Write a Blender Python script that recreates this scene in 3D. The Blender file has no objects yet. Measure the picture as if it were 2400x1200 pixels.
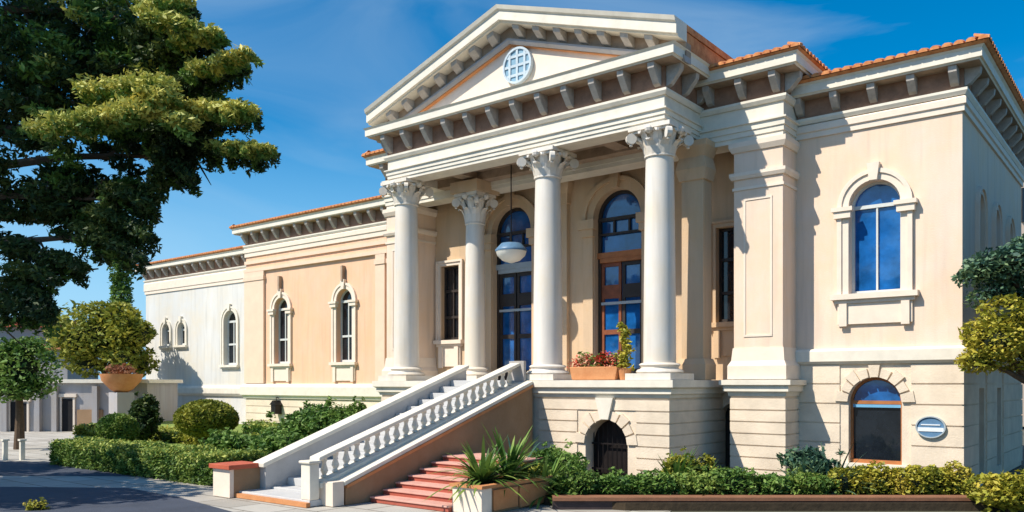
import bpy, bmesh, math, random
import numpy as np
from mathutils import Vector
C = bpy.context.scene
R = math.radians
random.seed(7); rng = np.random.default_rng(7)

# ------------------------------------------------------------------ camera, sky, sun
cam = bpy.data.cameras.new('camera'); co = bpy.data.objects.new('camera', cam)
C.collection.objects.link(co); C.camera = co
YAW = 38.5; F = 1949.0; H = 2.5
cam.sensor_width = 36; cam.lens = 36*F/2400; cam.shift_y = 0.125; cam.clip_end = 4000
co.location = (0, 0, H); co.rotation_euler = (R(90), 0, R(YAW))
SN, CS = math.sin(R(YAW)), math.cos(R(YAW))
LT = Vector((1.15, 2.3, -2.9)).normalized()          # the way the sunlight travels
w = bpy.data.worlds.new('World'); C.world = w; w.use_nodes = True
nt = w.node_tree; bg = nt.nodes['Background']
sky = nt.nodes.new('ShaderNodeTexSky'); sky.sky_type = 'NISHITA'; sky.sun_disc = False
sky.sun_elevation = math.asin(-LT.z); sky.sun_rotation = math.atan2(-LT.x, -LT.y) % (2*math.pi)
sky.air_density = 1.0; sky.dust_density = 0.6; sky.ozone_density = 2.5
tc = nt.nodes.new('ShaderNodeTexCoord'); mp = nt.nodes.new('ShaderNodeMapping')
mp.inputs['Scale'].default_value = (1.2, 1.2, 5.0); mp.inputs['Rotation'].default_value = (0.3, 0.5, 0.2)
nz = nt.nodes.new('ShaderNodeTexNoise'); nz.inputs['Scale'].default_value = 1.6; nz.inputs['Detail'].default_value = 7
nz.inputs['Distortion'].default_value = 0.8
cr = nt.nodes.new('ShaderNodeValToRGB'); cr.color_ramp.elements[0].position = .46; cr.color_ramp.elements[1].position = .85
cr.color_ramp.elements[0].color = (0, 0, 0, 1); cr.color_ramp.elements[1].color = (.55, .55, .55, 1)
hs = nt.nodes.new('ShaderNodeHueSaturation'); hs.inputs['Saturation'].default_value = 1.55; hs.inputs['Value'].default_value = 1.6
hs.inputs['Hue'].default_value = .495
mx = nt.nodes.new('ShaderNodeMix'); mx.data_type = 'RGBA'; mx.inputs['B'].default_value = (6.0, 7.6, 9.0, 1)
L = nt.links.new
L(tc.outputs['Generated'], mp.inputs['Vector']); L(mp.outputs[0], nz.inputs['Vector']); L(nz.outputs['Fac'], cr.inputs[0])
L(sky.outputs[0], hs.inputs['Color']); L(hs.outputs[0], mx.inputs['A']); L(cr.outputs[0], mx.inputs['Factor'])
sx = nt.nodes.new('ShaderNodeSeparateXYZ'); mr = nt.nodes.new('ShaderNodeMapRange')
mr.inputs[1].default_value = 0.0; mr.inputs[2].default_value = 0.30; mr.inputs[3].default_value = .85; mr.inputs[4].default_value = 0
m2 = nt.nodes.new('ShaderNodeMix'); m2.data_type = 'RGBA'; m2.inputs['B'].default_value = (3.4, 7.4, 11.2, 1)
L(tc.outputs['Generated'], sx.inputs[0]); L(sx.outputs['Z'], mr.inputs[0]); L(mr.outputs[0], m2.inputs['Factor']); L(mx.outputs['Result'], m2.inputs['A'])
L(m2.outputs['Result'], bg.inputs['Color']); bg.inputs['Strength'].default_value = 0.075
sun = bpy.data.lights.new('sun', 'SUN'); so = bpy.data.objects.new('sun', sun); C.collection.objects.link(so)
sun.energy = 5.0; sun.angle = R(.5); sun.color = (1, .92, .79)
so.rotation_euler = LT.to_track_quat('-Z', 'Y').to_euler(); so.location = (-20, -30, 40)
C.view_settings.view_transform = 'Standard'; C.view_settings.look = 'None'
C.view_settings.exposure = 0.32; C.view_settings.gamma = 1

# ------------------------------------------------------------------ helpers
def at(px, py, d):
    "point of the place seen at a pixel of the 2400x1200 photo, d metres deep"
    l = d*(px-1200)/F
    return Vector((-SN*d+CS*l, CS*d+SN*l, H+(900-py)*d/F))
def gp(px, py, z=0.0):
    d = F*(H-z)/(py-900); p = at(px, py, d); return (p.x, p.y)
def wu(px, v):
    r = (px-1200)/F
    return v*(CS*r-SN)/(CS+SN*r)

MATS = {}
def mat(name, col, rough=.75, var=.12, scale=2.0, bump=.15, bscale=40, col2=None, metal=0, spec=.35, streak=False):
    if name in MATS: return MATS[name]
    m = bpy.data.materials.new(name); m.use_nodes = True; n = m.node_tree; b = n.nodes['Principled BSDF']
    b.inputs['Roughness'].default_value = rough; b.inputs['Metallic'].default_value = metal
    b.inputs['Specular IOR Level'].default_value = spec
    t = n.nodes.new('ShaderNodeTexCoord'); g = n.nodes.new('ShaderNodeNewGeometry')
    q = n.nodes.new('ShaderNodeTexNoise'); q.inputs['Scale'].default_value = scale; q.inputs['Detail'].default_value = 8
    q.inputs['Roughness'].default_value = .65
    if streak:
        mm = n.nodes.new('ShaderNodeMapping'); mm.inputs['Scale'].default_value = (1.6, 1.6, .25)
        n.links.new(g.outputs['Position'], mm.inputs[0]); n.links.new(mm.outputs[0], q.inputs['Vector'])
    else: n.links.new(g.outputs['Position'], q.inputs['Vector'])
    c = n.nodes.new('ShaderNodeValToRGB'); e = c.color_ramp.elements
    e[0].position = .3; e[1].position = .7
    c1 = [x*(1-var) for x in col]; c2 = [min(1, x*(1+var)) for x in col] if col2 is None else col2
    if col2 is not None: c1 = col
    e[0].color = (*c1, 1); e[1].color = (*c2, 1)
    n.links.new(q.outputs['Fac'], c.inputs[0]); n.links.new(c.outputs[0], b.inputs['Base Color'])
    if streak:
        m3 = n.nodes.new('ShaderNodeMapping'); m3.inputs['Scale'].default_value = (5, 5, .35); n.links.new(g.outputs['Position'], m3.inputs[0])
        q3 = n.nodes.new('ShaderNodeTexNoise'); q3.inputs['Scale'].default_value = 1.0; q3.inputs['Detail'].default_value = 6; n.links.new(m3.outputs[0], q3.inputs['Vector'])
        r3 = n.nodes.new('ShaderNodeMapRange'); r3.inputs[1].default_value = .52; r3.inputs[2].default_value = .75; r3.inputs[3].default_value = 0; r3.inputs[4].default_value = .42
        q4 = n.nodes.new('ShaderNodeTexNoise'); q4.inputs['Scale'].default_value = .7; q4.inputs['Detail'].default_value = 9; q4.inputs['Roughness'].default_value = .7; n.links.new(g.outputs['Position'], q4.inputs['Vector'])
        r4 = n.nodes.new('ShaderNodeMapRange'); r4.inputs[1].default_value = .42; r4.inputs[2].default_value = .62; r4.inputs[3].default_value = 0; r4.inputs[4].default_value = .55
        n.links.new(q3.outputs['Fac'], r3.inputs[0]); n.links.new(q4.outputs['Fac'], r4.inputs[0])
        x4 = n.nodes.new('ShaderNodeMix'); x4.data_type = 'RGBA'; x4.inputs['B'].default_value = (min(1, col[0]*1.05), col[1]*.94, col[2]*.76, 1)
        x3 = n.nodes.new('ShaderNodeMix'); x3.data_type = 'RGBA'; x3.inputs['B'].default_value = (col[0]*.66, col[1]*.66, col[2]*.66, 1)
        n.links.new(c.outputs[0], x4.inputs['A']); n.links.new(r4.outputs[0], x4.inputs['Factor'])
        n.links.new(x4.outputs['Result'], x3.inputs['A']); n.links.new(r3.outputs[0], x3.inputs['Factor']); n.links.new(x3.outputs['Result'], b.inputs['Base Color'])
    if bump:
        q2 = n.nodes.new('ShaderNodeTexNoise'); q2.inputs['Scale'].default_value = bscale; q2.inputs['Detail'].default_value = 5
        n.links.new(g.outputs['Position'], q2.inputs['Vector'])
        bp = n.nodes.new('ShaderNodeBump'); bp.inputs['Strength'].default_value = bump; bp.inputs['Distance'].default_value = .02
        n.links.new(q2.outputs['Fac'], bp.inputs['Height']); n.links.new(bp.outputs[0], b.inputs['Normal'])
    MATS[name] = m; return m
def leafmat(name, cols, trans=.22):
    if name in MATS: return MATS[name]
    m = bpy.data.materials.new(name); m.use_nodes = True; n = m.node_tree; b = n.nodes['Principled BSDF']; out = n.nodes['Material Output']
    b.inputs['Roughness'].default_value = .55; b.inputs['Specular IOR Level'].default_value = .25
    g = n.nodes.new('ShaderNodeNewGeometry'); q = n.nodes.new('ShaderNodeTexNoise'); q.inputs['Scale'].default_value = 1.4
    q.inputs['Detail'].default_value = 3
    n.links.new(g.outputs['Position'], q.inputs['Vector'])
    a = n.nodes.new('ShaderNodeMath'); a.operation = 'MULTIPLY_ADD'; a.inputs[1].default_value = .55
    n.links.new(g.outputs['Random Per Island'], a.inputs[0]); 
    s = n.nodes.new('ShaderNodeMath'); s.operation = 'MULTIPLY_ADD'; s.inputs[1].default_value = 1.6; s.inputs[2].default_value = -.55
    n.links.new(q.outputs['Fac'], s.inputs[0]); n.links.new(s.outputs[0], a.inputs[2])
    c = n.nodes.new('ShaderNodeValToRGB'); e = c.color_ramp.elements
    while len(e) < len(cols): e.new(.5)
    for i, k in enumerate(cols): e[i].position = i/(len(cols)-1); e[i].color = (*k, 1)
    n.links.new(a.outputs[0], c.inputs[0]); n.links.new(c.outputs[0], b.inputs['Base Color'])
    tr = n.nodes.new('ShaderNodeBsdfTranslucent'); n.links.new(c.outputs[0], tr.inputs[0])
    ms = n.nodes.new('ShaderNodeMixShader'); ms.inputs[0].default_value = trans
    n.links.new(b.outputs[0], ms.inputs[1]); n.links.new(tr.outputs[0], ms.inputs[2]); n.links.new(ms.outputs[0], out.inputs['Surface'])
    MATS[name] = m; return m

CREAM = mat('cream_stucco', (.76, .61, .495), .85, .07, 1.3, .2, 30, streak=True)
PEACH = mat('peach_stucco', (.75, .49, .34), .85, .08, 1.1, .2, 30, streak=True)
WHITEW = mat('white_stucco', (.62, .62, .60), .85, .06, 1.1, .2, 30, streak=True)
WHITE = mat('white_stone', (.72, .67, .57), .6, .10, 2.5, .1, 50)
MARBLE = mat('column_stone', (.70, .66, .60), .5, .09, 2.0, .08, 50, streak=True)
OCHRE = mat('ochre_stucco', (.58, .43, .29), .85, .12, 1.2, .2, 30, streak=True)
TRIM = mat('cream_trim', (.76, .65, .54), .7, .06, 3, .1, 50)
BASE = mat('basement_stone', (.72, .61, .48), .85, .14, 1.6, .3, 25)
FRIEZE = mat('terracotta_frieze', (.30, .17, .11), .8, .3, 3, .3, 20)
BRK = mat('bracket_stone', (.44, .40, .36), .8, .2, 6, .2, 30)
SOFFIT = mat('brown_soffit', (.34, .25, .18), .8, .3, 2.5, .3, 20)  # brown holds the shade under the cornices and rakes
TILE = mat('roof_tile', (.42, .13, .04), .8, .3, 5, .3, 20, col2=(.72, .33, .13))
REDCAP = mat('terracotta_cap', (.45, .10, .05), .7, .15, 4, .2, 30)
BROWN = mat('brown_wall', (.28, .17, .09), .85, .2, 1.8, .3, 15, col2=(.34, .22, .13))  # shade of the sides facing away from the sun is in this brown
TERRA = mat('terracotta', (.48, .19, .07), .8, .2, 3, .25, 25, col2=(.60, .28, .12))
DARKW = mat('dark_joinery', (.035, .028, .025), .5, .2, 5, 0)
REDWOOD = mat('red_brown_wood', (.22, .07, .03), .5, .25, 5, .1)
WOODO = mat('orange_wood', (.40, .15, .05), .5, .2, 5, .1)
GREYF = mat('grey_window_frame', (.36, .42, .46), .5, .08, 5, 0)
PALEF = mat('pale_window_frame', (.58, .60, .58), .5, .06, 5, 0)
IRON = mat('dark_iron', (.03, .025, .025), .45, .2, 8, 0, metal=.6)
DARKIN = mat('dark_interior', (.012, .012, .014), .9, .2, 5, 0)
PAVE = mat('pale_paving', (.44, .42, .38), .9, .1, .8, .25, 20)
def paving(m, w_=1.2, h_=.8):
    n = m.node_tree; b = n.nodes['Principled BSDF']; src = b.inputs['Base Color'].links[0].from_socket
    g = n.nodes.new('ShaderNodeNewGeometry'); k = n.nodes.new('ShaderNodeTexBrick'); k.inputs['Scale'].default_value = 1
    k.inputs['Brick Width'].default_value = w_; k.inputs['Row Height'].default_value = h_; k.inputs['Mortar Size'].default_value = .022
    k.inputs['Color1'].default_value = (1, 1, 1, 1); k.inputs['Color2'].default_value = (.78, .76, .74, 1); k.inputs['Mortar'].default_value = (.38, .36, .33, 1)
    n.links.new(g.outputs['Position'], k.inputs['Vector'])
    x = n.nodes.new('ShaderNodeMix'); x.data_type = 'RGBA'; x.blend_type = 'MULTIPLY'; x.inputs['Factor'].default_value = 1
    n.links.new(src, x.inputs['A']); n.links.new(k.outputs['Color'], x.inputs['B']); n.links.new(x.outputs['Result'], b.inputs['Base Color'])
paving(PAVE)
ROADM = mat('asphalt', (.05, .06, .085), .9, .2, 1.2, .3, 30)
STEPG = mat('grey_steps', (.50, .50, .50), .8, .08, 2, .2, 25)
STEPR = mat('pink_steps', (.60, .33, .27), .8, .15, 3, .2, 25)
RISER = mat('red_riser', (.36, .09, .06), .8, .15, 3, .2, 25)
SOIL = mat('soil', (.05, .035, .02), .95, .3, 6, .6, 12)
GRASSM = mat('lawn_green', (.10, .17, .03), .95, .3, 5, .6, 60, col2=(.24, .30, .06))
DARKSTONE = mat('dark_stone', (.05, .035, .035), .8, .3, 3, .3, 20)
GREYW = mat('grey_render', (.36, .35, .36), .85, .1, 1, .2, 25, streak=True)
BARK = mat('bark', (.10, .065, .04), .9, .3, 8, .6, 20)
LAMPW = mat('lamp_glass', (.75, .74, .68), .3, .03, 4, 0)
MEDB = mat('medallion_blue', (.20, .36, .48), .6, .1, 6, .1)
PLQB = mat('plaque_blue', (.10, .20, .33), .4, .15, 8, .1)
PLQW = mat('plaque_white', (.70, .75, .80), .4, .05, 8, 0)
def glass(name, col, rough=.04, spec=1.0, var=.5):
    m = mat(name, col, rough, var, 1.7, .035, 2.2, spec=spec); return m
GLASSB = glass('blue_glass', (.01, .10, .32))  # base colour raised to carry the sky's reflection
GLASSD = glass('dark_glass', (.01, .014, .02), .06, .6)

TREEG = {}
def tag(o, label=None, cat=None, group=None, kind=None):
    if label: o['label'] = label
    if cat: o['category'] = cat
    if group: o['group'] = group
    if kind: o['kind'] = kind
    return o
WLOC = {}
def empty(name, loc, label=None, cat=None, group=None):
    o = bpy.data.objects.new(name, None); C.collection.objects.link(o); o.location = loc; o.empty_display_size = .3
    WLOC[o.name] = Vector(loc); return tag(o, label, cat, group)
def link_mesh(name, me, mats, parent, origin):
    o = bpy.data.objects.new(name, me); C.collection.objects.link(o)
    for m in (mats if isinstance(mats, (list, tuple)) else [mats]): me.materials.append(m)
    WLOC[o.name] = origin.copy()
    if parent is not None:
        o.parent = parent; o.location = origin - WLOC[parent.name]
    else: o.location = origin
    return o

class MB:
    def __init__(s): s.v = []; s.f = []; s.mi = []; s.m = 0
    def face(s, idx): s.f.append(tuple(idx)); s.mi.append(s.m)
    def add(s, vs, fs):
        k = len(s.v); s.v += [tuple(x) for x in vs]
        for f in fs: s.face([i+k for i in f])
        return s
    def quad(s, a, b, c, d): return s.add([a, b, c, d], [(0, 1, 2, 3)])
    def box(s, x0, x1, y0, y1, z0, z1):
        return s.add([(x0,y0,z0),(x1,y0,z0),(x1,y1,z0),(x0,y1,z0),(x0,y0,z1),(x1,y0,z1),(x1,y1,z1),(x0,y1,z1)],
                     [(0,3,2,1),(4,5,6,7),(0,1,5,4),(1,2,6,5),(2,3,7,6),(3,0,4,7)])
    def prism(s, poly, axis, a, b):
        "poly of 2D points extruded along an axis: x -> (y,z) poly, y -> (x,z), z -> (x,y)"
        n = len(poly)
        def P(p, t): return {'x': (t, p[0], p[1]), 'y': (p[0], t, p[1]), 'z': (p[0], p[1], t)}[axis]
        vs = [P(p, a) for p in poly]+[P(p, b) for p in poly]
        fs = [tuple(range(n)), tuple(range(2*n-1, n-1, -1))]+[(i, (i+1) % n, n+(i+1) % n, n+i) for i in range(n)]
        return s.add(vs, fs)
    def lathe(s, cx, cy, prof, n=24, flute=0):
        vs = []; m = len(prof)
        for i in range(n):
            a = 2*math.pi*i/n
            for (r, z) in prof:
                rr = r*(1-flute*(i % 2)) if flute else r
                vs.append((cx+rr*math.cos(a), cy+rr*math.sin(a), z))
        fs = []
        for i in range(n):
            j = (i+1) % n
            for k in range(m-1): fs.append((i*m+k, j*m+k, j*m+k+1, i*m+k+1))
        fs.append(tuple(i*m for i in range(n))[::-1]); fs.append(tuple(i*m+m-1 for i in range(n)))
        return s.add(vs, fs)
    def tube(s, pts, rad, n=8, cap=True):
        pts = [Vector(p) for p in pts]; rad = rad if isinstance(rad, (list, tuple)) else [rad]*len(pts)
        vs = []; up = Vector((0, 0, 1))
        for i, p in enumerate(pts):
            d = (pts[min(i+1, len(pts)-1)]-pts[max(i-1, 0)]).normalized()
            a = d.cross(up if abs(d.z) < .95 else Vector((1, 0, 0))).normalized(); b = a.cross(d)
            for k in range(n):
                t = 2*math.pi*k/n; vs.append(p+(a*math.cos(t)+b*math.sin(t))*rad[i])
        fs = [(i*n+k, i*n+(k+1) % n, (i+1)*n+(k+1) % n, (i+1)*n+k) for i in range(len(pts)-1) for k in range(n)]
        if cap: fs += [tuple(range(n))[::-1], tuple(range((len(pts)-1)*n, len(pts)*n))]
        return s.add(vs, fs)
    def sweep(s, path, prof, closed=True):
        "profile of (out, z) swept along an XY path with mitred corners; outward is right of travel"
        P = [Vector(p) for p in path]; N = []
        for i in range(len(P)):
            def nrm(a, b):
                d = (b-a).normalized(); return Vector((d.y, -d.x))
            if i == 0: N.append(nrm(P[0], P[1]))
            elif i == len(P)-1: N.append(nrm(P[-2], P[-1]))
            else:
                a = nrm(P[i-1], P[i]); b = nrm(P[i], P[i+1]); m = (a+b)
                N.append(m/ (m.dot(a)))
        vs = []; m = len(prof)
        for p, n in zip(P, N):
            for (o, z) in prof: vs.append((p.x+n.x*o, p.y+n.y*o, z))
        fs = []
        mm = m if closed else m-1
        for i in range(len(P)-1):
            for k in range(mm): fs.append((i*m+k, (i+1)*m+k, (i+1)*m+(k+1) % m, i*m+(k+1) % m))
        if closed: fs += [tuple(range(m)), tuple(range((len(P)-1)*m, len(P)*m))[::-1]]
        return s.add(vs, fs)
    def build(s, name, m, parent=None, smooth=False, bevel=0, recalc=True):
        a = np.array(s.v, dtype=float)
        org = Vector(((a[:,0].min()+a[:,0].max())/2, (a[:,1].min()+a[:,1].max())/2, a[:,2].min()))
        me = bpy.data.meshes.new(name); me.from_pydata([tuple(x) for x in (a-np.array(org))], [], s.f); 
        if recalc:
            bm = bmesh.new(); bm.from_mesh(me); bmesh.ops.recalc_face_normals(bm, faces=bm.faces); bm.to_mesh(me); bm.free()
        o = link_mesh(name, me, m, parent, org)
        if any(s.mi): me.polygons.foreach_set('material_index', s.mi)
        if smooth:
            me.polygons.foreach_set('use_smooth', [True]*len(me.polygons))
            try: me.set_sharp_from_angle(angle=R(40))
            except Exception: pass
        if bevel:
            b = o.modifiers.new('bevel', 'BEVEL'); b.width = bevel; b.segments = 2; b.limit_method = 'ANGLE'; b.angle_limit = R(40)
        return o

def segs(path): return [(Vector(path[i]), Vector(path[i+1])) for i in range(len(path)-1)]
def along_boxes(path, step, wd, start, prof, name, m, parent, skip=()):
    "one bracket object per step along the path"
    for si, (a, b) in enumerate(segs(path)):
        if si in skip: continue
        d = b-a; Ln = d.length; d.normalize(); n = Vector((d.y, -d.x)); k = max(1, round((Ln-2*start)/step)); st = (Ln-2*start)/k
        for i in range(k+1):
            c = a+d*(start+i*st); vs = []
            for sx in (-wd/2, wd/2):
                for (o, z) in prof:
                    p = c+d*sx+n*o; vs.append((p.x, p.y, z))
            q = len(prof)
            MB().add(vs, [tuple(range(q)), tuple(range(2*q-1, q-1, -1))]+[(t, (t+1) % q, q+(t+1) % q, q+t) for t in range(q)]).build(name, m, parent)

def wall(mb, axis, c, a0, a1, z0, z1, ops, depth, flip=1):
    "face at c on axis ('x' runs along x at y=c; 'y' runs along y at x=c) with openings (centre, width, bottom, top, arched); reveals go 'depth' inwards"
    def P(a, z, t=0):
        return (a, c+t*flip, z) if axis == 'x' else (c+t*flip, a, z)
    xs = a0
    for (oc, ow, ob, ot, ar) in sorted(ops):
        l, r = oc-ow/2, oc+ow/2
        mb.quad(P(xs, z0), P(l, z0), P(l, z1), P(xs, z1)); xs = r
        if ob > z0+1e-4: mb.quad(P(l, z0), P(r, z0), P(r, ob), P(l, ob))
        if ar:
            rad = ow/2; zs = ot-rad; n = 16
            pts = [(oc-rad*math.cos(math.pi*i/n), zs+rad*math.sin(math.pi*i/n)) for i in range(n+1)]
            for i in range(n): mb.quad(P(pts[i][0], pts[i][1]), P(pts[i+1][0], pts[i+1][1]), P(pts[i+1][0], z1), P(pts[i][0], z1))
            ring = [(l, ob)]+pts+[(r, ob)]
        else:
            mb.quad(P(l, ot), P(r, ot), P(r, z1), P(l, z1)); ring = [(l, ob), (l, ot), (r, ot), (r, ob)]
        for i in range(len(ring)):
            p, q = ring[i], ring[(i+1) % len(ring)]
            mb.quad(P(*p), P(*q), P(q[0], q[1], depth), P(p[0], p[1], depth))
    mb.quad(P(xs, z0), P(a1, z0), P(a1, z1), P(xs, z1))
    return mb

def arch_pts(oc, w_, ob, ot, ar, n=18):
    r = w_/2
    if ar: return [(oc-r, ob)]+[(oc-r*math.cos(math.pi*i/n), ot-r+r*math.sin(math.pi*i/n)) for i in range(n+1)]+[(oc+r, ob)]
    return [(oc-r, ob), (oc-r, ot), (oc+r, ot), (oc+r, ob)]
def grow(oc, w_, ob, ot, ar, g, gb=0): return arch_pts(oc, w_+2*g, ob-gb, ot+g, ar)
def Pm(axis, c, flip):
    return (lambda a, z, t: (a, c+t*flip, z)) if axis == 'x' else (lambda a, z, t: (c+t*flip, a, z))
def ring_mesh(mb, axis, c, flip, inner, outer, t0, t1):
    "open architrave ring between two outlines, from depth t0 (proud, negative) to t1"
    P = Pm(axis, c, flip); n = len(inner)
    for i in range(n-1):
        a, b, d, e = inner[i], inner[i+1], outer[i+1], outer[i]
        mb.quad(P(*a, t0), P(*b, t0), P(*d, t0), P(*e, t0))
        mb.quad(P(*e, t0), P(*d, t0), P(*d, t1), P(*e, t1))
        mb.quad(P(*a, t0), P(*b, t0), P(*b, t1), P(*a, t1))
    for i in (0, n-1): mb.quad(P(*inner[i], t0), P(*outer[i], t0), P(*outer[i], t1), P(*inner[i], t1))
def bar(mb, axis, c, flip, a0, a1, z0, z1, t0, t1):
    if axis == 'x': mb.box(a0, a1, min(c+t0*flip, c+t1*flip), max(c+t0*flip, c+t1*flip), z0, z1)
    else: mb.box(min(c+t0*flip, c+t1*flip), max(c+t0*flip, c+t1*flip), a0, a1, z0, z1)

def window(parent, axis, c, flip, oc, w_, ob, ot, ar, fm, gm, dep=.28, mull=1, rails=(), fw=.07, surround=None, sw=.2, sm=None, sill=None, name='window', key=True, imposts=False, apron=None):
    r = w_/2; zs = ot-r if ar else ot
    mb = MB(); ring_mesh(mb, axis, c, flip, arch_pts(oc, w_-2*fw, ob+fw, ot-fw, ar), arch_pts(oc, w_, ob, ot, ar), dep-.10, dep)
    bar(mb, axis, c, flip, oc-r, oc+r, ob, ob+fw*1.4, dep-.11, dep-.005)
    for k in range(mull):
        x = oc-r+w_*(k+1)/(mull+1)
        bar(mb, axis, c, flip, x-fw*.35, x+fw*.35, ob+fw, (zs if ar else ot-fw), dep-.095, dep-.01)
    for z in rails: bar(mb, axis, c, flip, oc-r+fw*.5, oc+r-fw*.5, z-fw*.6, z+fw*.6, dep-.105, dep-.012)
    if ar: bar(mb, axis, c, flip, oc-r+fw*.5, oc+r-fw*.5, zs-fw*.7, zs+fw*.7, dep-.108, dep-.014)
    wo = mb.build(name, fm, parent)
    P = Pm(axis, c, flip)
    g = MB(); pts = arch_pts(oc, w_-.02, ob+.01, ot-.01, ar); g.add([P(a, z, dep-.04) for a, z in pts], [tuple(range(len(pts)))])
    g.build('pane', gm, wo, recalc=False)
    if surround:
        s_ = MB(); ring_mesh(s_, axis, c, flip, arch_pts(oc, w_+.01, ob, ot+.005, ar), grow(oc, w_, ob, ot, ar, sw), -.06, .03)
        ring_mesh(s_, axis, c, flip, grow(oc, w_, ob, ot, ar, sw*.62), grow(oc, w_, ob, ot, ar, sw*1.02), -.10, -.055)
        if key and ar: s_.prism([(oc-.09, ot-.02), (oc+.09, ot-.02), (oc+.14, ot+sw*1.5), (oc-.14, ot+sw*1.5)], 'y', c-.16*flip, c-.02*flip) if axis == 'x' else None
        if imposts:
            for q in (-1, 1):
                a = oc+q*(r+sw*.5); bar(s_, axis, c, flip, a-sw*.75, a+sw*.75, zs-.26, zs-.10, -.16, .01); bar(s_, axis, c, flip, a-sw*.95, a+sw*.95, zs-.10, zs, -.20, .01)
        s_.build('surround', sm or TRIM, wo)
    if sill:
        q = MB(); bar(q, axis, c, flip, oc-r-sill, oc+r+sill, ob-.13, ob-.001, -.20, dep-.12); bar(q, axis, c, flip, oc-r-sill+.08, oc+r+sill-.08, ob-.22, ob-.132, -.12, -.003)
        if apron:
            bar(q, axis, c, flip, oc-r-sill+.14, oc+r+sill-.14, ob-apron, ob-.223, -.07, -.003)
            for e in (-1, 1):
                a = oc+e*(r+sill-.28); bar(q, axis, c, flip, a-.09, a+.09, ob-apron-.05, ob-.225, -.13, -.073)
        q.build('sill', sm or TRIM, wo)
    return wo

def tile_eave(mb, path, o, z, ln=.3, r=.10):
    "a strip of barrel tiles along the eave, tilting up away from the edge"
    for a, b in segs(path):
        d = b-a; Ln = d.length+.0; d.normalize(); n = Vector((d.y, -d.x))
        A = a-d*o if True else a
        k = int((Ln+o*2)/ (r*2.3))
        for i in range(k):
            c = a+d*(-o+(i+.5)*(Ln+2*o)/k)+n*o
            inward = -n
            p0 = Vector((c.x, c.y, z)); p1 = Vector((c.x+inward.x*ln, c.y+inward.y*ln, z+ln*.32))
            vs = []
            for p in (p0, p1):
                for t in range(6):
                    an = math.pi*t/5; vs.append((p.x+d.x*math.cos(an)*r, p.y+d.y*math.cos(an)*r, p.z+math.sin(an)*r*.9))
            mb.add(vs, [(t, t+1, 7+t, 6+t) for t in range(5)]+[tuple(range(6))])

def courses(mb, axis, c, flip, a0, a1, z0, z1, h, ops, gap=.035, proud=.035, sw=.2, vj=0):
    n = max(1, round((z1-z0)/h)); hh = (z1-z0)/n
    for i in range(n):
        zb, zt = z0+i*hh+gap/2, z0+(i+1)*hh-gap/2
        ints = [(a0, a1)]
        for (oc, ow, ob, ot, ar) in ops:
            if zb < ot+sw and zt > ob-.05:
                l, r = oc-ow/2-sw, oc+ow/2+sw
                ints = [x for (p, q) in ints for x in ((p, min(q, l)), (max(p, r), q)) if x[1]-x[0] > .05]
        for p, q in ints: bar(mb, axis, c, flip, p, q, zb, zt, -proud, .002)

# ------------------------------------------------------------------ ground
def poly(name, pts, z, m, kind='structure', parent=None, th=None):
    mb = MB()
    if th: mb.prism([(p[0], p[1]) for p in pts], 'z', z-th, z)
    else: mb.add([(p[0], p[1], z) for p in pts], [tuple(range(len(pts)))])
    o = mb.build(name, m, parent, recalc=bool(th))
    if kind: o['kind'] = kind
    return o
poly('ground', [(-900, -900), (900, -900), (900, 900), (-900, 900)], -.02, mat('dry_ground', (.10, .10, .075), .95, .3, .3, .3, 8))
poly('pavement', [(-60, 4), (-9, 4), (-7.5, 14), (-9.0, 18.5), (-19, 24), (-19, 33), (-60, 33)], -.010, PAVE)
poly('road', [gp(-900, 1132), gp(300, 1143), gp(420, 1165), gp(560, 1203), gp(700, 1300), gp(-1500, 1300)], -.004, ROADM)
poly('driveway', [gp(-900, 1075), gp(140, 1082), gp(400, 1108), gp(500, 1122), gp(380, 1116), gp(-900, 1110)], -.004, ROADM)
poly('lawn', [(-27.6, 12.2), (-18.4, 12.2), (-18.4, 17.9), (-19.4, 17.9), (-19.4, 25.1), (-50, 25.1), (-40, 20.0), (-35, 15.4)], .42, GRASSM, th=.45)
poly('planting_bed', [(-10.2, 13.9), (-8.5, 14.3), (-2.2, 19.3), (-2.2, 20.9), (-7.4, 20.9), (-7.4, 20), (-9.4, 20), (-9.4, 18), (-13.3, 18), (-13.3, 14.5), (-10.2, 14.4)], .14, SOIL, th=.16)

# ------------------------------------------------------------------ the library building
B = empty('library_building', (-14.4, 24, 0), 'cream and peach classical library building with columned portico and orange tiled roofs', 'building')
FL = 2.6
PC = -14.4                                                # portico axis
# --- right wing
WV = 20.8
RW = (-7.42, -3.69, WV, 30.0)
ru = wu(2050, WV)
rops = [(ru, 1.16, 4.66, 7.34, True)]; rbops = [(ru, 1.2, .60, 2.66, True)]
mb = MB()
wall(mb, 'x', WV, RW[0], RW[1], 3.2, 9.2, rops, .35)
sops = [(22.9, .75, 4.5, 7.1, True), (25.2, .75, 4.5, 7.1, True), (27.5, .75, 4.5, 7.1, True)]
wall(mb, 'y', RW[1], WV, 30.0, 3.2, 9.2, sops, .3, -1)
mb.quad((RW[1], 30, 0), (-7.4, 30, 0), (-7.4, 30, 9.2), (RW[1], 30, 9.2))
mb.build('wall', CREAM, B)
mb = MB()
wall(mb, 'x', WV, RW[0], RW[1], 0, 3.2, rbops, .35)
sbops = [(23.2, .7, .3, 2.4, False), (25.8, .7, .3, 2.4, False)]
wall(mb, 'y', RW[1], WV, 30.0, 0, 3.2, sbops, .3, -1)
courses(mb, 'x', WV, 1, RW[0], RW[1]+.036, .12, 2.98, .46, rbops)
courses(mb, 'y', RW[1], -1, WV, 30.0, .12, 2.98, .46, sbops, proud=.034)
mb.build('basement_wall', BASE, B)
rp = [(RW[0], WV), (RW[1], WV), (RW[1], 30.0)]
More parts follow.
